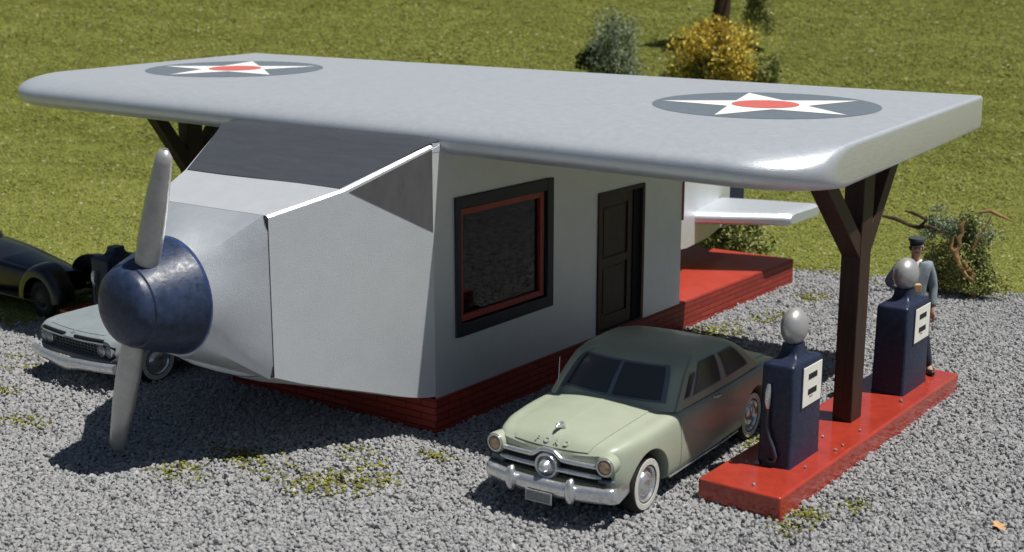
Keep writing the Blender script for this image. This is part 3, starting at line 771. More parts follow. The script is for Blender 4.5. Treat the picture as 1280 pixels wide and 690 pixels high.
# ---- the green two-door sedan under the wing
def make_green_sedan():
    r = empty('parked_car', (4.21,-.969,0), .0464, 'sage green two-door sedan with chrome bullet grille beside the red pump island', 'car', 'vintage cars parked at the station')
    OY = .80                       # front axle sits .80 behind the bumper line
    class SB(CarBody):
        def P(s, y, t, side=1):
            q = CarBody.P(s, y, t, side); q.y -= OY; return q
    bd = SB(w=[(.06,.725),(.16,.785),(.35,.845),(.8,.895),(1.6,.905),(3.0,.905),(4.0,.89),(4.5,.85),(4.8,.78),(4.93,.70)],
            zb=[(.06,.40),(.3,.33),(.8,.27),(2,.25),(3.6,.27),(4.4,.32),(4.93,.42)],
            zs=[(.06,.835),(.14,.89),(.3,.925),(.8,.965),(1.5,.985),(2.6,.985),(3.6,.975),(4.3,.935),(4.75,.86),(4.93,.77)],
            zc=[(.06,.80),(.12,.88),(.22,.945),(.45,1.0),(.9,1.045),(1.5,1.075),(2.6,1.08),(3.6,1.06),(4.2,1.0),(4.7,.90),(4.93,.79)], bow=.12)
    ys = list(np.linspace(.06,.5,12)) + list(np.linspace(.56,4.4,40)) + list(np.linspace(4.45,4.93,12))
    G = bd.mesh(ys); mb = MB(K); mb.grid(G, True)
    mb.fan(G[0], Vector((0,.04-OY,.6))); mb.fan(G[-1], Vector((0,4.95-OY,.6)))
    body = mb.build('body', M['sage'], r, angle=50)
    grille_cut = MB(K)
    gc = []
    mbc = MB(K)
    # long shallow opening for the grille
    ring = lambda y: [(x, y, z) for x, z in ((-.66,.50),(.66,.50),(.74,.56),(.74,.66),(.64,.74),(.20,.76),(.14,.80),(-.14,.80),(-.20,.76),(-.64,.74),(-.74,.66),(-.74,.56))]
    mbc.grid([ring(-.3-OY), ring(.20-OY)], True); mbc.add(ring(-.3-OY), [tuple(range(12))]); mbc.add(ring(.20-OY), [tuple(range(12))[::-1]])
    gc.append(mbc.build('cutter', M['dark'], r))
    boolean(body, arch_cutters(r, 0, 2.90, .425) + gc)
    mb = MB(K); mb.box((-.73,.165-OY,.49),(.73,.175-OY,.80)); mb.build('grille_recess', M['grillebk'], r, smooth=False)
    # wheel wells / underside
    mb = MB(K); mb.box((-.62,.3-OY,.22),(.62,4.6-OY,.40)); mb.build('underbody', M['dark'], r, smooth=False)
    # bonnet, boot lid, doors as panels standing a little proud
    mb = MB(K); bd.patch(mb, .085, 1.34, .775, 1, off=.012, ny=26, nt=14, mirror=True, depth=.02)
    hood = mb.build('hood', M['sage'], r, angle=50)
    mb = MB(K); ys_ = np.linspace(.16,1.33,16); mb.tube([bd.P(y,1)+Vector((0,0,.013)) for y in ys_], .007, 6, flat=.5); mb.build('hood_ridge', M['sage'], hood)
    mb = MB(K); bd.patch(mb, 3.75, 4.72, .72, 1, off=.008, ny=12, nt=10, mirror=True); mb.build('trunk_lid', M['sagedark'], r)
    for sd in (1,-1):
        mb = MB(K); bd.patch(mb, 1.52, 2.66, .09, .60, sd, off=.007, ny=14, nt=12); dr = mb.build('door', M['sage'], r)
        a = bd.P(2.50,.49,sd); mb = MB(K); mb.tube([a+Vector((sd*.01,-.09,0)),a+Vector((sd*.045,-.07,.0)),a+Vector((sd*.045,.07,0)),a+Vector((sd*.012,.08,0))], .014, 8); mb.build('handle', M['chrome'], dr)
        mb = MB(K); mb.tube([bd.P(y,.10,sd)+Vector((sd*.006,0,-.02)) for y in np.linspace(1.28,3.2,16)], .012, 6); mb.build('rocker_trim', M['chrome'], r)
    # greenhouse
    cb = Cabin([(1.00,.865,1.31-OY,4.02-OY,.17,.15),(1.08,.850,1.385-OY,3.88-OY,.17,.15),(1.21,.825,1.50-OY,3.70-OY,.18,.15),(1.36,.790,1.655-OY,3.46-OY,.19,.14),(1.445,.755,1.77-OY,3.28-OY,.22,.14),(1.510,.680,1.93-OY,3.08-OY,.27,.12),(1.548,.50,2.15-OY,2.86-OY,.26,.08),(1.56,.18,2.42-OY,2.62-OY,.06,.0)])
    G = cb.mesh(100, 24); mb = MB(K); mb.grid(G, True); mb.fan(G[-1]); cab = mb.build('cabin', M['sage'], r, angle=60)
    T0, T1 = .17, .52
    mb = MB(K); cb.patch(mb, -.02, .78, T0-.025, T1+.035, off=.006, nq=22); fr = mb.build('windshield', M['gasket'], r)
    for a,b_ in ((.02,.362),(.398,.74)):
        mb = MB(K); cb.patch(mb, a, b_, T0, T1, off=.011, nq=12); mb.build('pane', M['carglass'], fr)
    mb = MB(K); cb.patch(mb, 2.08, 2.68, T0, T1, off=.008, nq=16); mb.build('rear_window', M['carglass'], r)
    for sd in (1,-1):
        Q = (lambda q: q) if sd > 0 else (lambda q: 3 + (.76 - (q-1)))
        for nm,(a,b_,c,d) in (('vent_window',(1.015,1.10,T0+.01,T1-.13)),('side_window',(1.125,1.40,T0,T1)),('quarter_window',(1.45,1.70,T0,T1-.02))):
            mb = MB(K); cb.patch(mb, Q(a), Q(b_), c-.02, d+.02, off=.005, nq=10, skew=.03 if sd>0 else -.03); sw = mb.build(nm, M['gasket'], r)
            mb = MB(K); e = .014; cb.patch(mb, Q(a+e), Q(b_-e), c, d, off=.009, nq=10, skew=.03 if sd>0 else -.03); mb.build('pane', M['carglass'], sw)
    # headlights
    for sd in (1,-1):
        T = Matrix.Translation((sd*.715,.10-OY,.755)) @ Matrix.Rotation(PI/2,4,'X') @ Matrix.Rotation(sd*.06,4,'Y')
        mb = MB(K); mb.lathe([(.115,-.10),(.120,.03),(.112,.05),(.098,.055),(.092,.04)], T, 28); hl = mb.build('headlight', M['sage'], r)
        mb = MB(K); mb.lathe([(.100,.045),(.098,.062),(.086,.062),(.084,.05)], T, 28); mb.build('bezel', M['chrome'], hl)
        mb = MB(K); mb.lathe([(.086,.048),(.06,.066),(.03,.074),(0,.076)], T, 24); mb.build('lens', M['amberglass'], hl)
    # grille: arched upper bar, lower bar, ring and bullet
    gy = lambda x: .055 - OY + .12*(x/.9)**2
    mb = MB(K)
    up = [(x, gy(x)-.025, .735 + .085*math.exp(-(x/.15)**4) - .012*(x/.6)**2) for x in np.linspace(-.64,.64,41)]
    mb.tube(up, .036, 10, flat=.8)
    gr = mb.build('grille', M['chrome'], r, angle=60)
    for sd in (1,-1):
        mb = MB(K); mb.tube([(sd*x, gy(x)-.035, .628-.012*(x/.6)**2) for x in np.linspace(.13,.66,16)], [.036]*13+[.034,.03,.02], 10, flat=.85); mb.build('grille_bar', M['chrome'], gr)
        mb = MB(K); mb.tube([(sd*x, gy(x)-.012, .56) for x in np.linspace(.62,.80,8)], .026, 8); mb.build('parking_lamp_bar', M['gasket'], gr)
    T = Matrix.Translation((0,.015-OY,.640)) @ Matrix.Rotation(PI/2,4,'X')
    mb = MB(K); mb.lathe([(.150,-.06),(.155,.0),(.140,.03),(.118,.02),(.112,-.03)], T, 32); mb.build('grille_ring', M['chrome'], gr)
    mb = MB(K); mb.lathe([(.112,-.02),(.085,.02),(.075,.05),(.05,.10),(.025,.125),(0,.13)], T, 28); mb.build('bullet', M['chrome'], gr)
    # bumper, overriders, plate
    def bump(x): return -.085 - OY + .17*(abs(x)/.84)**2.6
    mb = MB(K); sec = [(-.10,.02),(-.085,-.03),(-.03,-.055),(.025,-.058),(.07,-.038),(.088,.005),(.075,.04),(-.08,.045)]
    xs = list(np.linspace(-.82,.82,41)); G = [[(x, bump(x)+b_, .435+a) for a,b_ in sec] for x in xs]
    endL = [[(-.845+.01*k, bump(.84)+.05+.09*k+b_*.8, .435+a*(1-.08*k)) for a,b_ in sec] for k in (3,2,1,0)]
    endR = [[(.845-.01*k, bump(.84)+.05+.09*k+b_*.8, .435+a*(1-.08*k)) for a,b_ in sec] for k in (0,1,2,3)]
    G = endL + G + endR; mb.grid(G, True); mb.fan(G[0]); mb.fan(G[-1]); bp = mb.build('bumper', M['chrome'], r, angle=60)
    for sd in (1,-1):
        mb = MB(K); x = sd*.385; yy = bump(.385)
        mb.tube([(x,yy-.02,.33),(x,yy-.06,.36),(x,yy-.075,.43),(x,yy-.07,.52),(x,yy-.05,.575),(x,yy-.02,.59)], [.03,.05,.055,.052,.045,.02], 12); mb.build('overrider', M['chrome'], bp, angle=60)
    mb = MB(K); mb.box((-.17,-.155-OY,.265),(.17,-.145-OY,.395)); pl = mb.build('license_plate', M['plate'], bp, smooth=False, bevel=.01)
    mb = MB(K); fm = frame_mb(0,1,0,1,.05,.05,.1,.1,0,1)
    for a,b_,c,d in ((-.17,-.155,.265,.395),(.155,.17,.265,.395),(-.155,.155,.265,.278),(-.155,.155,.382,.395)): mb.box((a,-.160-OY,c),(b_,-.1555-OY,d))
    mb.build('plate_rim', M['whitewall'], pl, smooth=False)
    # ornament and lettering
    o0 = bd.P(.30,1) + Vector((0,0,.012))
    mb = MB(K); mb.tube([o0+Vector((0,.10,.015)),o0+Vector((0,.03,.05)),o0+Vector((0,-.05,.055)),o0+Vector((0,-.10,.04))], [.012,.030,.028,.010], 10)
    mb.tube([o0+Vector((-.05,.03,.012)),o0+Vector((0,0,.03)),o0+Vector((.05,.03,.012))], [.01,.02,.01], 8); mb.build('hood_ornament', M['chrome'], r)
    lets = []
    for ch, x in zip('FORD', (-.21,-.07,.07,.21)):
        cu = bpy.data.curves.new('letter', 'FONT'); cu.body = ch; cu.size = .092*K; cu.extrude = .006*K; cu.align_x = 'CENTER'; cu.align_y = 'CENTER'; cu.offset = .002*K
        ob = bpy.data.objects.new('letter', cu); COL.objects.link(ob)
        bpy.context.view_layer.update()
        me = bpy.data.meshes.new_from_object(ob.evaluated_get(bpy.context.evaluated_depsgraph_get()))
        bpy.data.objects.remove(ob); bpy.data.curves.remove(cu)
        # lay it on the curved front of the bonnet
        best = min(np.linspace(.09,.35,60), key=lambda y: abs(bd.P(y, float(np.interp(abs(x),[0,.3],[1,.90]))).z - .885))
        t_ = float(np.interp(abs(x),[0,.3],[1,.90])); q = bd.P(best, t_, 1 if x >= 0 else -1); q1 = bd.P(best+.03, t_, 1 if x >= 0 else -1)
        sl = math.atan2(q1.z-q.z, q1.y-q.y); nrm = Vector((0,-math.sin(sl),math.cos(sl)))
        me.transform(Matrix.Translation((q + nrm*.016)*K) @ Matrix.Rotation(sl,4,'X'))
        lets.append(me)
    for me in lets:
        me.name = 'letter'; me.materials.clear(); me.materials.append(M['letter'])
        lo = bpy.data.objects.new('letter', me); COL.objects.link(lo); lo.parent = hood
    # aerial on the left cowl, wipers, wheels
    a = bd.P(1.45,.64,-1); mb = MB(K); mb.tube([a,a+Vector((-.01,.05,.42))], [.008,.004], 6); mb.build('aerial', M['chrome'], r)
    for x, y, sd in ((.745,0,1),(-.745,0,-1),(.735,2.90,1),(-.735,2.90,-1)): make_wheel(r, x, y, .345, .20, sd, M['chrome'])
    # rear: tail lamps and bumper
    for sd in (1,-1):
        mb = MB(K); T = Matrix.Translation((sd*.70,4.86-OY,.74)) @ Matrix.Rotation(-PI/2,4,'X'); mb.lathe([(.07,-.08),(.072,.03),(.05,.06),(0,.07)], T, 20); mb.build('tail_lamp', M['taillens'], r)
    mb = MB(K); G = [[(x, 5.04-OY-.17*(abs(x)/.92)**2.6-b_, .44+a) for a,b_ in sec] for x in xs]; mb.grid(G, True); mb.fan(G[0]); mb.fan(G[-1]); mb.build('rear_bumper', M['chrome'], r)
    return r
make_green_sedan()

# ---- pale blue late-fifties car beyond the propeller
def make_blue_car():
    r = empty('parked_car', (-8.82,-.98,0), -.02, 'pale blue sedan with two slots above its grille, half hidden by the spinner', 'car', 'vintage cars parked at the station')
    OY = .93
    class SB(CarBody):
        def P(s, y, t, side=1):
            q = CarBody.P(s, y, t, side); q.y -= OY; return q
    bd = SB(w=[(.05,.90),(.2,.955),(.6,.985),(1.5,1.0),(3.5,1.0),(4.6,.99),(5.2,.96),(5.35,.93)],
            zb=[(.05,.42),(.3,.34),(.8,.27),(2,.24),(4.2,.26),(5.35,.42)],
            zs=[(.05,.79),(.12,.835),(.3,.865),(.8,.885),(2,.90),(3.5,.90),(4.6,.93),(5.35,.90)],
            zc=[(.05,.76),(.12,.815),(.25,.850),(.7,.905),(1.5,.945),(2.6,.96),(3.8,.93),(4.8,.86),(5.35,.78)], bow=.10, L=5.35)
    ys = list(np.linspace(.05,.5,10)) + list(np.linspace(.56,4.9,36)) + list(np.linspace(4.95,5.35,8))
    G = bd.mesh(ys); mb = MB(K); mb.grid(G, True); mb.fan(G[0], Vector((0,.03-OY,.6))); mb.fan(G[-1], Vector((0,5.36-OY,.6)))
    body = mb.build('body', M['blue'], r, angle=50)
    mbc = MB(K); ring = lambda y: [(x,y,z) for x,z in ((-.86,.50),(.86,.50),(.91,.56),(.91,.70),(.86,.735),(-.86,.735),(-.91,.70),(-.91,.56))]
    mbc.grid([ring(-.4-OY), ring(.28-OY)], True); mbc.add(ring(-.4-OY), [tuple(range(8))]); mbc.add(ring(.28-OY), [tuple(range(8))[::-1]])
    cuts = [mbc.build('cutter', M['dark'], r)]
    boolean(body, arch_cutters(r, 0, 3.02, .42, .66) + cuts)
    mb = MB(K); mb.box((-.90,.25-OY,.49),(.90,.26-OY,.74)); gb = mb.build('grille', M['grillebk'], r, smooth=False)
    mb = MB(K)
    for k in range(5): mb.box((-.62,.20-OY,.525+.045*k),(.62,.215-OY,.535+.045*k))
    for k in range(17): mb.box((-.62+.0775*k-.004,.19-OY,.50),(-.62+.0775*k+.004,.20-OY,.73))
    mb.build('grille_mesh', M['plate'], gb, smooth=False)
    for sd in (1,-1):
        x0, x1 = sd*.13, sd*.74; fy = lambda x: .052-OY+.10*(x/.9)**2
        mb = MB(K); mb.tube([(x, fy(x)-.012, .757) for x in np.linspace(x0,x1,12)], .017, 8); mb.build('slot_trim', M['chrome'], r)
        mb = MB(K); mb.tube([(x, fy(x)+.006, .792) for x in np.linspace(x0,x1,12)], .030, 8, flat=.8); mb.build('air_slot', M['dark'], r)
        for x in (.80,.64):
            T = Matrix.Translation((sd*x,.14-OY+.06*(x/.9)**2,.632)) @ Matrix.Rotation(PI/2,4,'X')
            mb = MB(K); mb.lathe([(.088,-.1),(.088,.04),(.074,.05),(.072,.03)], T, 24); hl = mb.build('headlight', M['chrome'], r)
            mb = MB(K); mb.lathe([(.073,.03),(.045,.05),(0,.058)], T, 20); mb.build('lens', M['lens'], hl)
        # wing shaped badge strokes on the bonnet lip
        mb = MB(K)
        for k in range(3):
            a = bd.P(.10+.02*k, 1) + Vector((0,0,.006)); b_ = a + Vector((sd*(.13-.025*k), .05+.05*k, .008)); mb.tube([a,(a+b_)/2,b_], [.006,.007,.002], 6)
        mb.build('badge_wing', M['chrome'], r)
    def bump(x): return -.06 - OY + .15*(abs(x)/1.0)**2.4
    sec = [(-.085,.03),(-.07,-.02),(-.02,-.045),(.03,-.05),(.06,-.02),(.065,.03)]
    mb = MB(K); xs = np.linspace(-1.0,1.0,41); dip = lambda x: -.035*math.exp(-(x/.28)**2)
    G = [[(x, bump(x)+b_, .425+a*(1+.35*math.exp(-(x/.3)**2))+dip(x)) for a,b_ in sec] for x in xs]; mb.grid(G, True); mb.fan(G[0]); mb.fan(G[-1]); mb.build('bumper', M['chrome'], r, angle=60)
    mb = MB(K); bd.patch(mb, .16, 1.4, .74, 1, off=.008, ny=16, nt=10, mirror=True); mb.build('hood', M['blue'], r)
    cb = Cabin([(.88,.88,1.55-OY,4.05-OY,.3,.2),(.95,.86,1.65-OY,3.95-OY,.3,.2),(1.15,.80,1.85-OY,3.7-OY,.3,.2),(1.33,.72,2.1-OY,3.4-OY,.3,.16),(1.38,.55,2.4-OY,3.2-OY,.3,.1),(1.40,.2,2.7-OY,2.9-OY,.08,0)])
    G = cb.mesh(88, 18); mb = MB(K); mb.grid(G, True); mb.fan(G[-1]); mb.build('cabin', M['blue'], r, angle=60)
    mb = MB(K); cb.patch(mb, -.05, .81, .2, .52, nq=20); mb.build('windshield', M['carglass'], r)
    for q in (1.06, 3.06):
        mb = MB(K); cb.patch(mb, q, q+.62, .2, .52, nq=16); mb.build('side_window', M['carglass'], r)
    for x, y, sd in ((.80,0,1),(-.80,0,-1),(.80,3.02,1),(-.80,3.02,-1)): make_wheel(r, x, y, .345, .19, sd, M['chrome'])
    return r
make_blue_car()

# ---- black forties coupe at the edge of the grass
def make_black_car():
    r = empty('parked_car', (-14.8,2.02,0), PI/2, 'black round-fendered coupe in shade at the left edge of the gravel', 'car', 'vintage cars parked at the station')
    r.scale = (.84,1,1)
    # local: y runs back (towards -x in the scene), x across; near side is local -x
    OY = .62
    class SB(CarBody):
        def P(s, y, t, side=1):
            q = CarBody.P(s, y, t, side); q.y -= OY; return q
    bd = SB(w=[(.42,.22),(.65,.40),(1.2,.52),(2.0,.66),(3.0,.76),(4.0,.74),(4.8,.60),(5.2,.40)],
            zb=[(.30,.42),(.7,.34),(1.4,.30),(4.0,.30),(4.95,.45)],
            zs=[(.42,.54),(.65,.62),(1.1,.70),(1.9,.79),(2.9,.90),(3.8,.95),(4.6,.80),(4.95,.62)],
            zc=[(.42,.56),(.65,.67),(1.1,.77),(1.7,.83),(2.3,.89),(3.0,.98),(3.8,1.02),(4.6,.88),(4.95,.66)], bow=.05, L=4.95)
    ys = np.linspace(.78,5.2,46); G = bd.mesh(ys); mb = MB(K); mb.grid(G, True); mb.fan(G[0]); mb.fan(G[-1]); mb.build('body', M['black'], r, angle=50)
    Y_ = .62-OY
    cb = Cabin([(.98,.74,3.4-OY,5.15-OY,.3,.12),(1.12,.72,3.55-OY,5.1-OY,.3,.12),(1.36,.66,3.75-OY,4.95-OY,.3,.12),(1.50,.58,3.85-OY,4.8-OY,.3,.1),(1.58,.40,4.0-OY,4.65-OY,.25,.05),(1.59,.15,4.2-OY,4.4-OY,.06,0)])
    G = cb.mesh(88, 18); mb = MB(K); mb.grid(G, True); mb.fan(G[-1]); mb.build('cabin', M['black'], r, angle=60)
    mb = MB(K); cb.patch(mb, .06, .70, .2, .55, nq=16); mb.build('windshield', M['carglass'], r)
    for q in (1.06, 3.36):
        mb = MB(K); cb.patch(mb, q, q+.34, .2, .55, nq=12); mb.build('side_window', M['carglass'], r)
    for sd in (1,-1):
        for yc, y0, y1, top in ((0.0,-.60,.72,.98),(2.95,2.35,3.75,.92)):
            # swelling pontoon fender swept over the wheel
            mb = MB(K); G = []
            for a in np.linspace(-.10, PI+.05, 22):
                hy = (yc-y0) if a > PI/2 else (y1-yc)
                cy_, cz = yc + math.cos(a)*hy, .36 + math.sin(a)*(top-.36) if math.sin(a) > 0 else .36 + math.sin(a)*.3
                ci, czi = yc + math.cos(a)*.42, .34 + math.sin(a)*.42
                sec = []
                for k in range(13):
                    u = k/12; an = u*PI
                    w_ = .50 + .40*math.sin(an)**.7*1.0 if u > .5 else .50 + .40*math.sin(an)**.7
                    # from inner top edge over the crown to the outer lip
                    f = u
                    xx = .48 + .44*math.sin(f*PI/2)**.9
                    rr = math.cos(f*PI/2)**.55
                    sec.append((sd*xx, ci + (cy_-ci)*rr, czi + (cz-czi)*rr))
                G.append(sec)
            mb.grid(G); 
            inner = [[(sd*.50, q[0][1], q[0][2]) for q in G], [(sd*.50, yc + math.cos(a)*.40, .34+math.sin(a)*.40) for a in np.linspace(-.10, PI+.05, 22)]]
            mb.grid(inner); mb.build('fender', M['black'], r, angle=60)
        mb = MB(K); mb.box((min(sd*.62,sd*.86),.65-OY+.62-.6,.27),(max(sd*.62,sd*.86),2.2,.31)); mb.build('running_board', M['black'], r, bevel=.02)
        T = Matrix.Translation((sd*.52,-.28,.76)) @ Matrix.Rotation(PI/2,4,'X'); mb = MB(K); mb.lathe([(.03,-.22),(.08,-.10),(.10,.02),(.085,.04),(0,.06)], T, 20); mb.build('headlight', M['black'], r)
        for y in (0, 2.95): make_wheel(r, sd*.76, y, .34, .15, sd, M['grillebk'], wall=False)
    mb = MB(K); mb.tube([(x, -.50+.10*(abs(x)/.8)**2, .42) for x in np.linspace(-.6,.6,15)], .045, 8, flat=.7); mb.build('bumper', M['grillebk'], r)
    return r
make_black_car()


# ------------------------------------------------------------------ the attendant
def skin_mesh(name, verts, edges, radii, material, parent, sub=2, root=0, flat=None):
    me = bpy.data.meshes.new(name); me.from_pydata([tuple(Vector(v)*K) for v in verts], edges, [])
    o = bpy.data.objects.new(name, me); COL.objects.link(o)
    o.modifiers.new('skin', 'SKIN'); o.modifiers.new('sub', 'SUBSURF').levels = sub
    sv = me.skin_vertices[0].data
    for i, rr in enumerate(radii):
        rr = rr if hasattr(rr, '__len__') else (rr, rr)
        sv[i].radius = (rr[0]*K, rr[1]*K); sv[i].use_root = (i == root)
    bpy.context.view_layer.update()
    dg = bpy.context.evaluated_depsgraph_get()
    m2 = bpy.data.meshes.new_from_object(o.evaluated_get(dg)); bpy.data.objects.remove(o); m2.name = name
    m2.materials.clear(); m2.materials.append(material)
    m2.polygons.foreach_set('use_smooth', [True]*len(m2.polygons))
    o = bpy.data.objects.new(name, m2); COL.objects.link(o)
    if parent: o.parent = parent
    return o
def make_person():
    # local metres: faces -y, x to his left
    r = empty('person', (6.64,8.68,IH), .42, 'man in blue grey uniform and dark cap standing behind the far pump', 'person')
    r.scale = (1.09,1.09,1.09)
    J = {'pel':(0,0,.96),'wst':(0,0,1.12),'chs':(0,.01,1.34),'nkb':(0,.02,1.50),'nk':(0,.005,1.57),
         'rs':(-.185,.02,1.455),'re':(-.335,.05,1.20),'rw':(-.17,-.165,1.165),'rh':(-.10,-.21,1.185),
         'ls':(.185,.02,1.455),'le':(.255,.03,1.16),'lw':(.25,-.05,.91),'lh':(.245,-.065,.83),
         'rhp':(-.10,0,.90),'rk':(-.115,-.03,.50),'ra':(-.12,.02,.085),'rt':(-.13,-.12,.035),
         'lhp':(.10,0,.90),'lk':(.17,-.05,.50),'la':(.25,-.03,.085),'lt':(.30,-.16,.035)}
    N = list(J); ix = {k:i for i,k in enumerate(N)}
    E_ = [('pel','wst'),('wst','chs'),('chs','nkb'),('nkb','nk'),('chs','rs'),('rs','re'),('re','rw'),('rw','rh'),('chs','ls'),('ls','le'),('le','lw'),('lw','lh'),('pel','rhp'),('rhp','rk'),('rk','ra'),('ra','rt'),('pel','lhp'),('lhp','lk'),('lk','la'),('la','lt')]
    RD = dict(pel=(.15,.11),wst=(.135,.10),chs=(.155,.11),nkb=(.075,.065),nk=.055,rs=.062,re=.044,rw=.030,rh=.035,ls=.062,le=.044,lw=.030,lh=.035,rhp=.088,rk=.060,ra=.042,rt=.034,lhp=.088,lk=.060,la=.042,lt=.034)
    verts = [J[k] for k in N]; edges = [(ix[a],ix[b]) for a,b in E_]; rad = [RD[k] for k in N]
    # head and fingers go into the same skeleton so the body is one skin
    def addp(p, rr, to): verts.append(p); rad.append(rr); edges.append((to, len(verts)-1)); return len(verts)-1
    h1 = addp((0,-.005,1.625), (.070,.082), ix['nk']); h2 = addp((0,-.012,1.70), (.078,.095), h1); h3 = addp((0,0,1.775), (.066,.085), h2)
    ns = addp((0,-.118,1.688), .014, h2)
    for sd, base, dirn in ((-1,'rh',Vector((.8,-.35,.05))),(1,'lh',Vector((.0,-.25,-1)))):
        b = Vector(J[base]); dirn.normalize(); side = Vector((0,0,1)).cross(dirn); side = side.normalized() if side.length > .1 else Vector((0,1,0))
        if sd < 0: side = Vector((0,0,1))
        for k, ln in enumerate((.070,.078,.074,.060)):
            o = b + side*(.027-.018*k); a1 = addp(tuple(o+dirn*.045), .010, ix[base]); a2 = addp(tuple(o+dirn*(.045+ln*.5)+Vector((0,-.008,0))), .009, a1); addp(tuple(o+dirn*(.045+ln)+Vector((0,.010,0))), .008, a2)
        th = addp(tuple(b+side*.030+dirn*.005+Vector((0,-.02,0))), .011, ix[base]); addp(tuple(b+side*.045+dirn*.040+Vector((0,-.03,0))), .009, th)
    body = skin_mesh('body', verts, edges, rad, M['skin'], r)
    # jacket: trunk and sleeves, a little fuller than the body
    jk = ['pel','wst','chs','nkb','rs','re','rw','ls','le','lw']; jx = {k:i for i,k in enumerate(jk)}
    jr = dict(pel=(.185,.145),wst=(.165,.13),chs=(.180,.135),nkb=(.095,.085),rs=.082,re=.062,rw=.050,ls=.082,le=.062,lw=.050)
    skin_mesh('jacket', [J[k] if k != 'pel' else (0,0,.86) for k in jk], [(jx[a],jx[b]) for a,b in E_ if a in jx and b in jx], [jr[k] for k in jk], M['cloth'], r)
    tk = ['pel','rhp','rk','ra','lhp','lk','la']; tx = {k:i for i,k in enumerate(tk)}; tr = dict(pel=(.165,.125),rhp=.105,rk=.078,ra=.068,lhp=.105,lk=.078,la=.068)
    skin_mesh('trousers', [J[k] for k in tk], [(tx[a],tx[b]) for a,b in E_ if a in tx and b in tx], [tr[k] for k in tk], M['trouser'], r)
    for sd, a, t in ((-1,'ra','rt'),(1,'la','lt')):
        A_ = Vector(J[a]); T_ = Vector(J[t]); skin_mesh('shoe', [(A_.x,A_.y+.05,.045),(A_.x,A_.y,.05),tuple(A_.lerp(T_,.6)*1.0)[:2]+(.042,),(T_.x,T_.y-.04,.036)], [(0,1),(1,2),(2,3)], [.042,.048,.046,.038], M['shoe'], r)
    # shirt front, collar, face, hair, cap
    mb = MB(K); mb.add([(-.045,-.098,1.52),(.045,-.098,1.52),(.0,-.150,1.36),(0,-.128,1.52)], [(0,3,2),(3,1,2)]); mb.tube([(-.07,-.02,1.535),(-.045,-.085,1.525),(0,-.105,1.50),(.045,-.085,1.525),(.07,-.02,1.535)], .016, 8); mb.build('shirt_collar', M['shirt'], r)
    for sd in (1,-1):
        mb = MB(K); mb.lathe([(.0055,0),(.0045,.004),(0,.005)], Matrix.Translation((sd*.031,-.097,1.700)) @ Matrix.Rotation(PI/2,4,'X'), 10); mb.build('eye', M['ink'], r)
        mb = MB(K); mb.tube([(sd*.076,.004,1.665),(sd*.086,.012,1.69),(sd*.080,.016,1.715)], [.010,.015,.009], 8); mb.build('ear', M['skin'], r)
    mb = MB(K); mb.tube([(-.024,-.094,1.645),(0,-.102,1.643),(.024,-.094,1.645)], .006, 6); mb.build('mouth', M['redtrim'], r)
    mb = MB(K); G = [[(.083*c*math.cos(a), .006+.098*c*math.sin(a), 1.70+z) for a in np.linspace(-.35,PI+.35,18)] for c,z in ((.94,-.06),(1.0,-.01),(1.0,.03))]; mb.grid(G); mb.build('hair', M['shoe'], r)
    mb = MB(K); n = 28
    el = lambda rx, ry, z, oy=0: [(rx*math.cos(2*PI*k/n), oy+ry*math.sin(2*PI*k/n), z) for k in range(n)]
    G = [el(.088,.102,1.735),el(.090,.104,1.775),el(.112,.126,1.800,-.004),el(.108,.122,1.828,-.004),el(.07,.08,1.842,0)]; mb.grid(G, True); mb.fan(G[-1]); mb.fan(G[0]); cp = mb.build('cap', M['cap'], r, angle=50)
    mb = MB(K); G = [[(x*.082, -.088-e*math.cos(x*1.2), 1.748-e*.35) for x in np.linspace(-1,1,11)] for e in (0,.03,.065)]; G2 = [[(p_[0],p_[1],p_[2]+.006) for p_ in q] for q in G]; mb.grid(G); mb.grid(G2); mb.grid([G[-1],G2[-1]]); mb.build('cap_peak', M['shoe'], cp)
    # the small box held against his middle
    bx = MB(K); bx.box((-.075,-.055,-.055),(.075,.055,.055)); o = bx.build('cardboard_box', M['parcel'], None, smooth=False, bevel=.01)
    W_ = Matrix.Rotation(.42,4,'Z') @ (Vector((.00*K,-.245*K,1.21*K))*1.09); o.location = (6.64+W_.x, 8.68+W_.y, IH+W_.z); o.rotation_euler = (0,0,.55)
    tag(o, 'small tan cardboard box held by the uniformed man', 'box')
    return r
make_person()


# ------------------------------------------------------------------ plants
def leaf_clumps(center, radii, n, size, rg, hollow=.35, lumps=26, lumpr=.42, flat=1.0, stretchz=1.0):
    """small folded leaf quads gathered in uneven clumps: returns (n,4,3)"""
    c = np.array(center, float); rad = np.array(radii, float)
    d = rg.normal(size=(lumps,3)); d /= np.linalg.norm(d, axis=1)[:,None]
    d *= rg.uniform(hollow, .86, (lumps,1)); d[:,2] = np.abs(d[:,2])*1.35 - .38
    k = rg.integers(0, lumps, n)
    e = rg.normal(size=(n,3)); e /= np.linalg.norm(e, axis=1)[:,None]
    e *= (rg.uniform(0,1,(n,1))**.45) * (lumpr*rg.uniform(.55,1.15,lumps)[k])[:,None]
    pos = c + (d[k] + e)*rad
    a = rg.normal(size=(n,3)); a /= np.linalg.norm(a, axis=1)[:,None]
    b = rg.normal(size=(n,3)); b -= (a*b).sum(1)[:,None]*a; b /= np.linalg.norm(b, axis=1)[:,None]
    s = size*rg.uniform(.5,1.4,(n,1))
    return np.stack([pos-a*s, pos-b*s*.55, pos+a*s, pos+b*s*.55], 1), c + d*rad
QF = np.array([(0,1,2,3)])
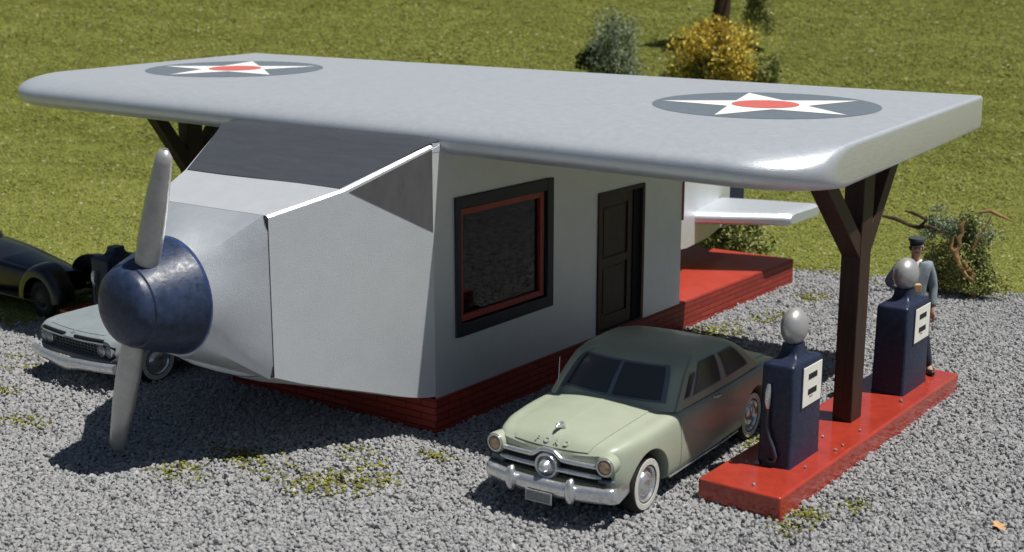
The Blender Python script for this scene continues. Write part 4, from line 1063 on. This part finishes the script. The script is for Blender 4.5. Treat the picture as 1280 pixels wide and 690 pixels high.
def branches(base, tips, r0, name, parent, material=None, rg=None):
    mb = MB()
    for t in tips:
        b = Vector(base) + Vector(rg.uniform(-.08,.08,3)); t = Vector(t); m = b.lerp(t,.5) + Vector(rg.uniform(-.15,.15,3))
        mb.tube([b, b.lerp(m,.6)+Vector(rg.uniform(-.05,.05,3)), m, m.lerp(t,.5)+Vector(rg.uniform(-.06,.06,3)), t], [r0, r0*.75, r0*.55, r0*.35, r0*.15], 6)
    return mb.build(name, material or M['bark'], parent)
def make_bush(name, loc, radii, leaf, n, size, label, seed, extra=None, group=None, lumps=26, lumpr=.42):
    rg = np.random.default_rng(seed)
    x, y = loc; z = float(height(np.array([x]), np.array([y]))[0])
    r = empty(name, (x,y,z-.05), 0, label, 'bush', group)
    cz = radii[2]*.62
    V, tips = leaf_clumps((0,0,cz), radii, n, size, rg, lumps=lumps, lumpr=lumpr)
    mass('foliage', V, QF, leaf, None, r)
    if extra:
        for nm, lf, c, rd, n2, sz in extra:
            V2, _ = leaf_clumps(c, rd, n2, sz, rg, lumps=14, lumpr=.5); mass(nm, V2, QF, lf, None, r)
    branches((0,0,0), tips[:14], .07*radii[2]/1.5, 'stems', r, rg=rg)
    return r
def at_px(u, v, d_extra=0):
    """ground point seen along a line of sight: used once to lay the planting out on the slope"""
    dr = FW + RT*(u-640)/FPX - UP*(v-345)/FPX
    for t in np.arange(20, 140, .05):
        q = CAM + dr*t
        if q[2] <= height(np.array([q[0]]), np.array([q[1]]))[0]: return float(q[0]), float(q[1])
# two shrubs and a tree on the bank behind the station
print('bank spots', at_px(770,105), at_px(888,112), at_px(900,30), at_px(945,70))
make_bush('shrub', at_px(768,112), (1.85,1.5,3.15), M['leafgrey'], 8000, .062, 'pale grey-green wispy shrub on the grassy bank, left of the golden shrub', 3, extra=[('foliage', M['leafdark'], (-1.25,-.4,1.5), (.75,.7,1.0), 1600, .085)], lumps=34)
make_bush('shrub', at_px(892,120), (2.75,1.8,2.75), M['leafgold'], 12000, .08, 'golden yellow flowering shrub on the grassy bank behind the wing', 4, extra=[('foliage', M['leafgreen'], (-.9,-.2,1.4), (1.7,1.2,1.5), 4000, .075), ('foliage', M['leafgreen'], (2.6,.2,1.0), (1.0,.9,1.4), 2600, .075)], lumps=40, lumpr=.34)
def make_tree():
    rg = np.random.default_rng(9); x, y = at_px(903,62); z = float(height(np.array([x]),np.array([y]))[0])
    r = empty('tree', (x,y,z-.1), 0, 'dark trunked tree with thin yellow-green leaves rising behind the golden shrub', 'tree')
    R3 = np.array([RT[0],RT[1],0])
    P = [Vector(R3*a)+Vector((0,0,h)) for a,h in ((-.3,0),(-.22,1.4),(-.05,2.8),(.15,4.4),(.3,6.2),(.6,8.2))]
    mb = MB(); mb.tube(P, [.62,.50,.44,.38,.30,.16], 14); tr = mb.build('trunk', M['bark'], r)
    limbs = MB()
    tips = []
    for k in range(12):
        b = P[3].lerp(P[5], k/11); a = rg.uniform(0,2*PI); t = b + Vector((math.cos(a)*rg.uniform(1.5,2.8), math.sin(a)*rg.uniform(1.5,2.8), rg.uniform(.5,2.2))); tips.append(t)
        limbs.tube([b, b.lerp(t,.5)+Vector(rg.uniform(-.2,.2,3)), t], [.12,.08,.03], 6)
    limbs.build('limbs', M['bark'], r)
    V, _ = leaf_clumps((.5,.3,8.4), (1.5,1.5,1.6), 2200, .10, rg, lumps=36, lumpr=.33)
    V2, _ = leaf_clumps(tuple(R3*1.85+np.array([0,0,2.6])), (1.0,1.0,3.0), 4200, .08, rg, lumps=24, lumpr=.38)
    mass('crown', np.concatenate([V,V2]), QF, M['leafgreen'], None, r)
make_tree()
# tangled bush with dry roots at the edge of the gravel
def make_tangle():
    rg = np.random.default_rng(12)
    r = empty('shrub', (4.35,18.6,0), 0, 'tangled green bush with twisted dry tan roots at the gravel edge behind the attendant', 'bush')
    V, tips = leaf_clumps((.05,.2,1.15), (1.25,1.0,1.6), 14000, .042, rg, lumps=44, lumpr=.34); mass('foliage', V, QF, M['leafgreen'], None, r)
    V, _ = leaf_clumps((-.15,.3,1.95), (1.35,.8,.85), 3600, .038, rg, lumps=26, lumpr=.36); mass('foliage', V, QF, M['leafgrey'], None, r)
    V, _ = leaf_clumps((.25,-.25,.45), (1.45,.7,.6), 5200, .042, rg, lumps=24); mass('foliage', V, QF, M['leafgreen'], None, r)
    f = lambda s, h, d=-.75: Vector((RT[0]*s+HD[0]*d, RT[1]*s+HD[1]*d, h))
    mb = MB(); mb.tube([f(.38,0),f(.42,.25),f(.30,.5),f(.36,.72),f(.16,.95),f(.05,1.08),f(-.18,1.25),f(-.24,1.45),f(-.10,1.6),f(-.16,1.82),f(-.06,2.0),f(-.10,2.2),f(-.02,2.35)], [.06,.08,.06,.09,.08,.07,.10,.09,.06,.07,.05,.06,.03], 9)
    mb.tube([f(.30,.6,-.8),f(.08,.75,-.9),f(-.12,1.1,-.85),f(-.28,1.42,-.8)], [.05,.06,.06,.04], 8)
    mb.tube([f(-.2,1.4,-.75),f(-.35,1.55,-.7),f(-.30,1.85,-.7)], [.08,.07,.03], 8); mb.build('root', M['dryroot'], r)
    mb = MB(); mb.tube([f(.25,1.5),f(.5,2.0),f(.72,2.45)], [.03,.03,.025], 6); mb.build('twig', M['dryroot'], r)
    mb = MB(); mb.tube([f(.35,2.55,-.6),f(.7,2.62,-.7),f(.95,2.5,-.75),f(1.35,2.32,-.7)], [.03,.06,.05,.02], 8); mb.build('branch', M['dryroot'], r)
    mb = MB(); mb.tube([f(-2.1,2.30,.3),f(-1.7,2.22,.2),f(-1.4,2.08,.1),f(-1.1,2.0,0),f(-.8,2.05,0),f(-.5,1.9,-.2)], [.04,.06,.05,.07,.05,.04], 8)
    mb.tube([f(-1.1,2.0,.0),f(-.9,2.25,-.1),f(-1.3,2.45,-.1),f(-1.55,2.5,0)], [.05,.06,.05,.02], 8); mb.build('branch', M['bark'], r)
make_tangle()
make_bush('shrub', (-3.6,19.6), (1.5,1.0,1.25), M['leafgreen'], 6000, .07, 'low dark green bush on the grass seen under the tailplane', 21, lumps=24)
# a dead leaf lying on the gravel
def make_leaf():
    r = MB(); P = [(0,-.16),(.07,-.09),(.05,-.03),(.15,.0),(.06,.05),(.05,.13),(0,.17),(-.05,.12),(-.07,.04),(-.14,.01),(-.06,-.04),(-.06,-.10)]
    r.add([(x,y,.10+.03*abs(x)*8*.3+.02*math.sin(9*y)) for x,y in P]+[(0,0,.085)], [(i,(i+1)%12,12) for i in range(12)])
    o = r.build('dead_leaf', M['parcel'], None, smooth=False); o.location = (10.7,1.95,0); o.rotation_euler = (0,0,.8)
    tag(o, 'small dry tan leaf lying on the gravel at lower right', 'leaf')
make_leaf()


# ------------------------------------------------------------------ light
w = bpy.data.worlds.new('World'); scene.world = w; w.use_nodes = True
SUN = Vector((.40,.12,1.0)).normalized()
EL = math.asin(SUN.z); AZ = math.atan2(SUN.x, SUN.y)      # clockwise from +Y
sky = w.node_tree.nodes.new('ShaderNodeTexSky'); sky.sky_type = 'NISHITA'; sky.sun_disc = False
sky.sun_elevation = EL; sky.sun_rotation = AZ; sky.air_density = 1.0; sky.dust_density = .8; sky.ozone_density = 1.0
bg = w.node_tree.nodes['Background']; bg.inputs['Strength'].default_value = .036
w.node_tree.links.new(sky.outputs[0], bg.inputs['Color'])
sd = bpy.data.lights.new('sun', 'SUN'); sd.energy = 5.0; sd.angle = math.radians(.5); sd.color = (1.0,.965,.90)
so = bpy.data.objects.new('sun', sd); COL.objects.link(so); so.location = (20,10,60)
so.rotation_euler = (-SUN).to_track_quat('-Z','Y').to_euler()
vs_ = scene.view_settings; vs_.view_transform = 'Standard'; vs_.look = 'None'; vs_.exposure = .10; vs_.gamma = 1.0; vs_.use_curve_mapping = False
cy = scene.cycles; cy.max_bounces = 6; cy.diffuse_bounces = 3; cy.glossy_bounces = 4; cy.transparent_max_bounces = 8
try: cy.use_denoising = True
except Exception: pass

# ------------------------------------------------------------------ to metres
done = set()
for o in scene.objects:
    o.location = o.location * S
    for md in o.modifiers:
        if md.type == 'BEVEL': md.width *= S
    if o.type == 'MESH' and o.data.name not in done:
        done.add(o.data.name); o.data.transform(Matrix.Scale(S, 4))
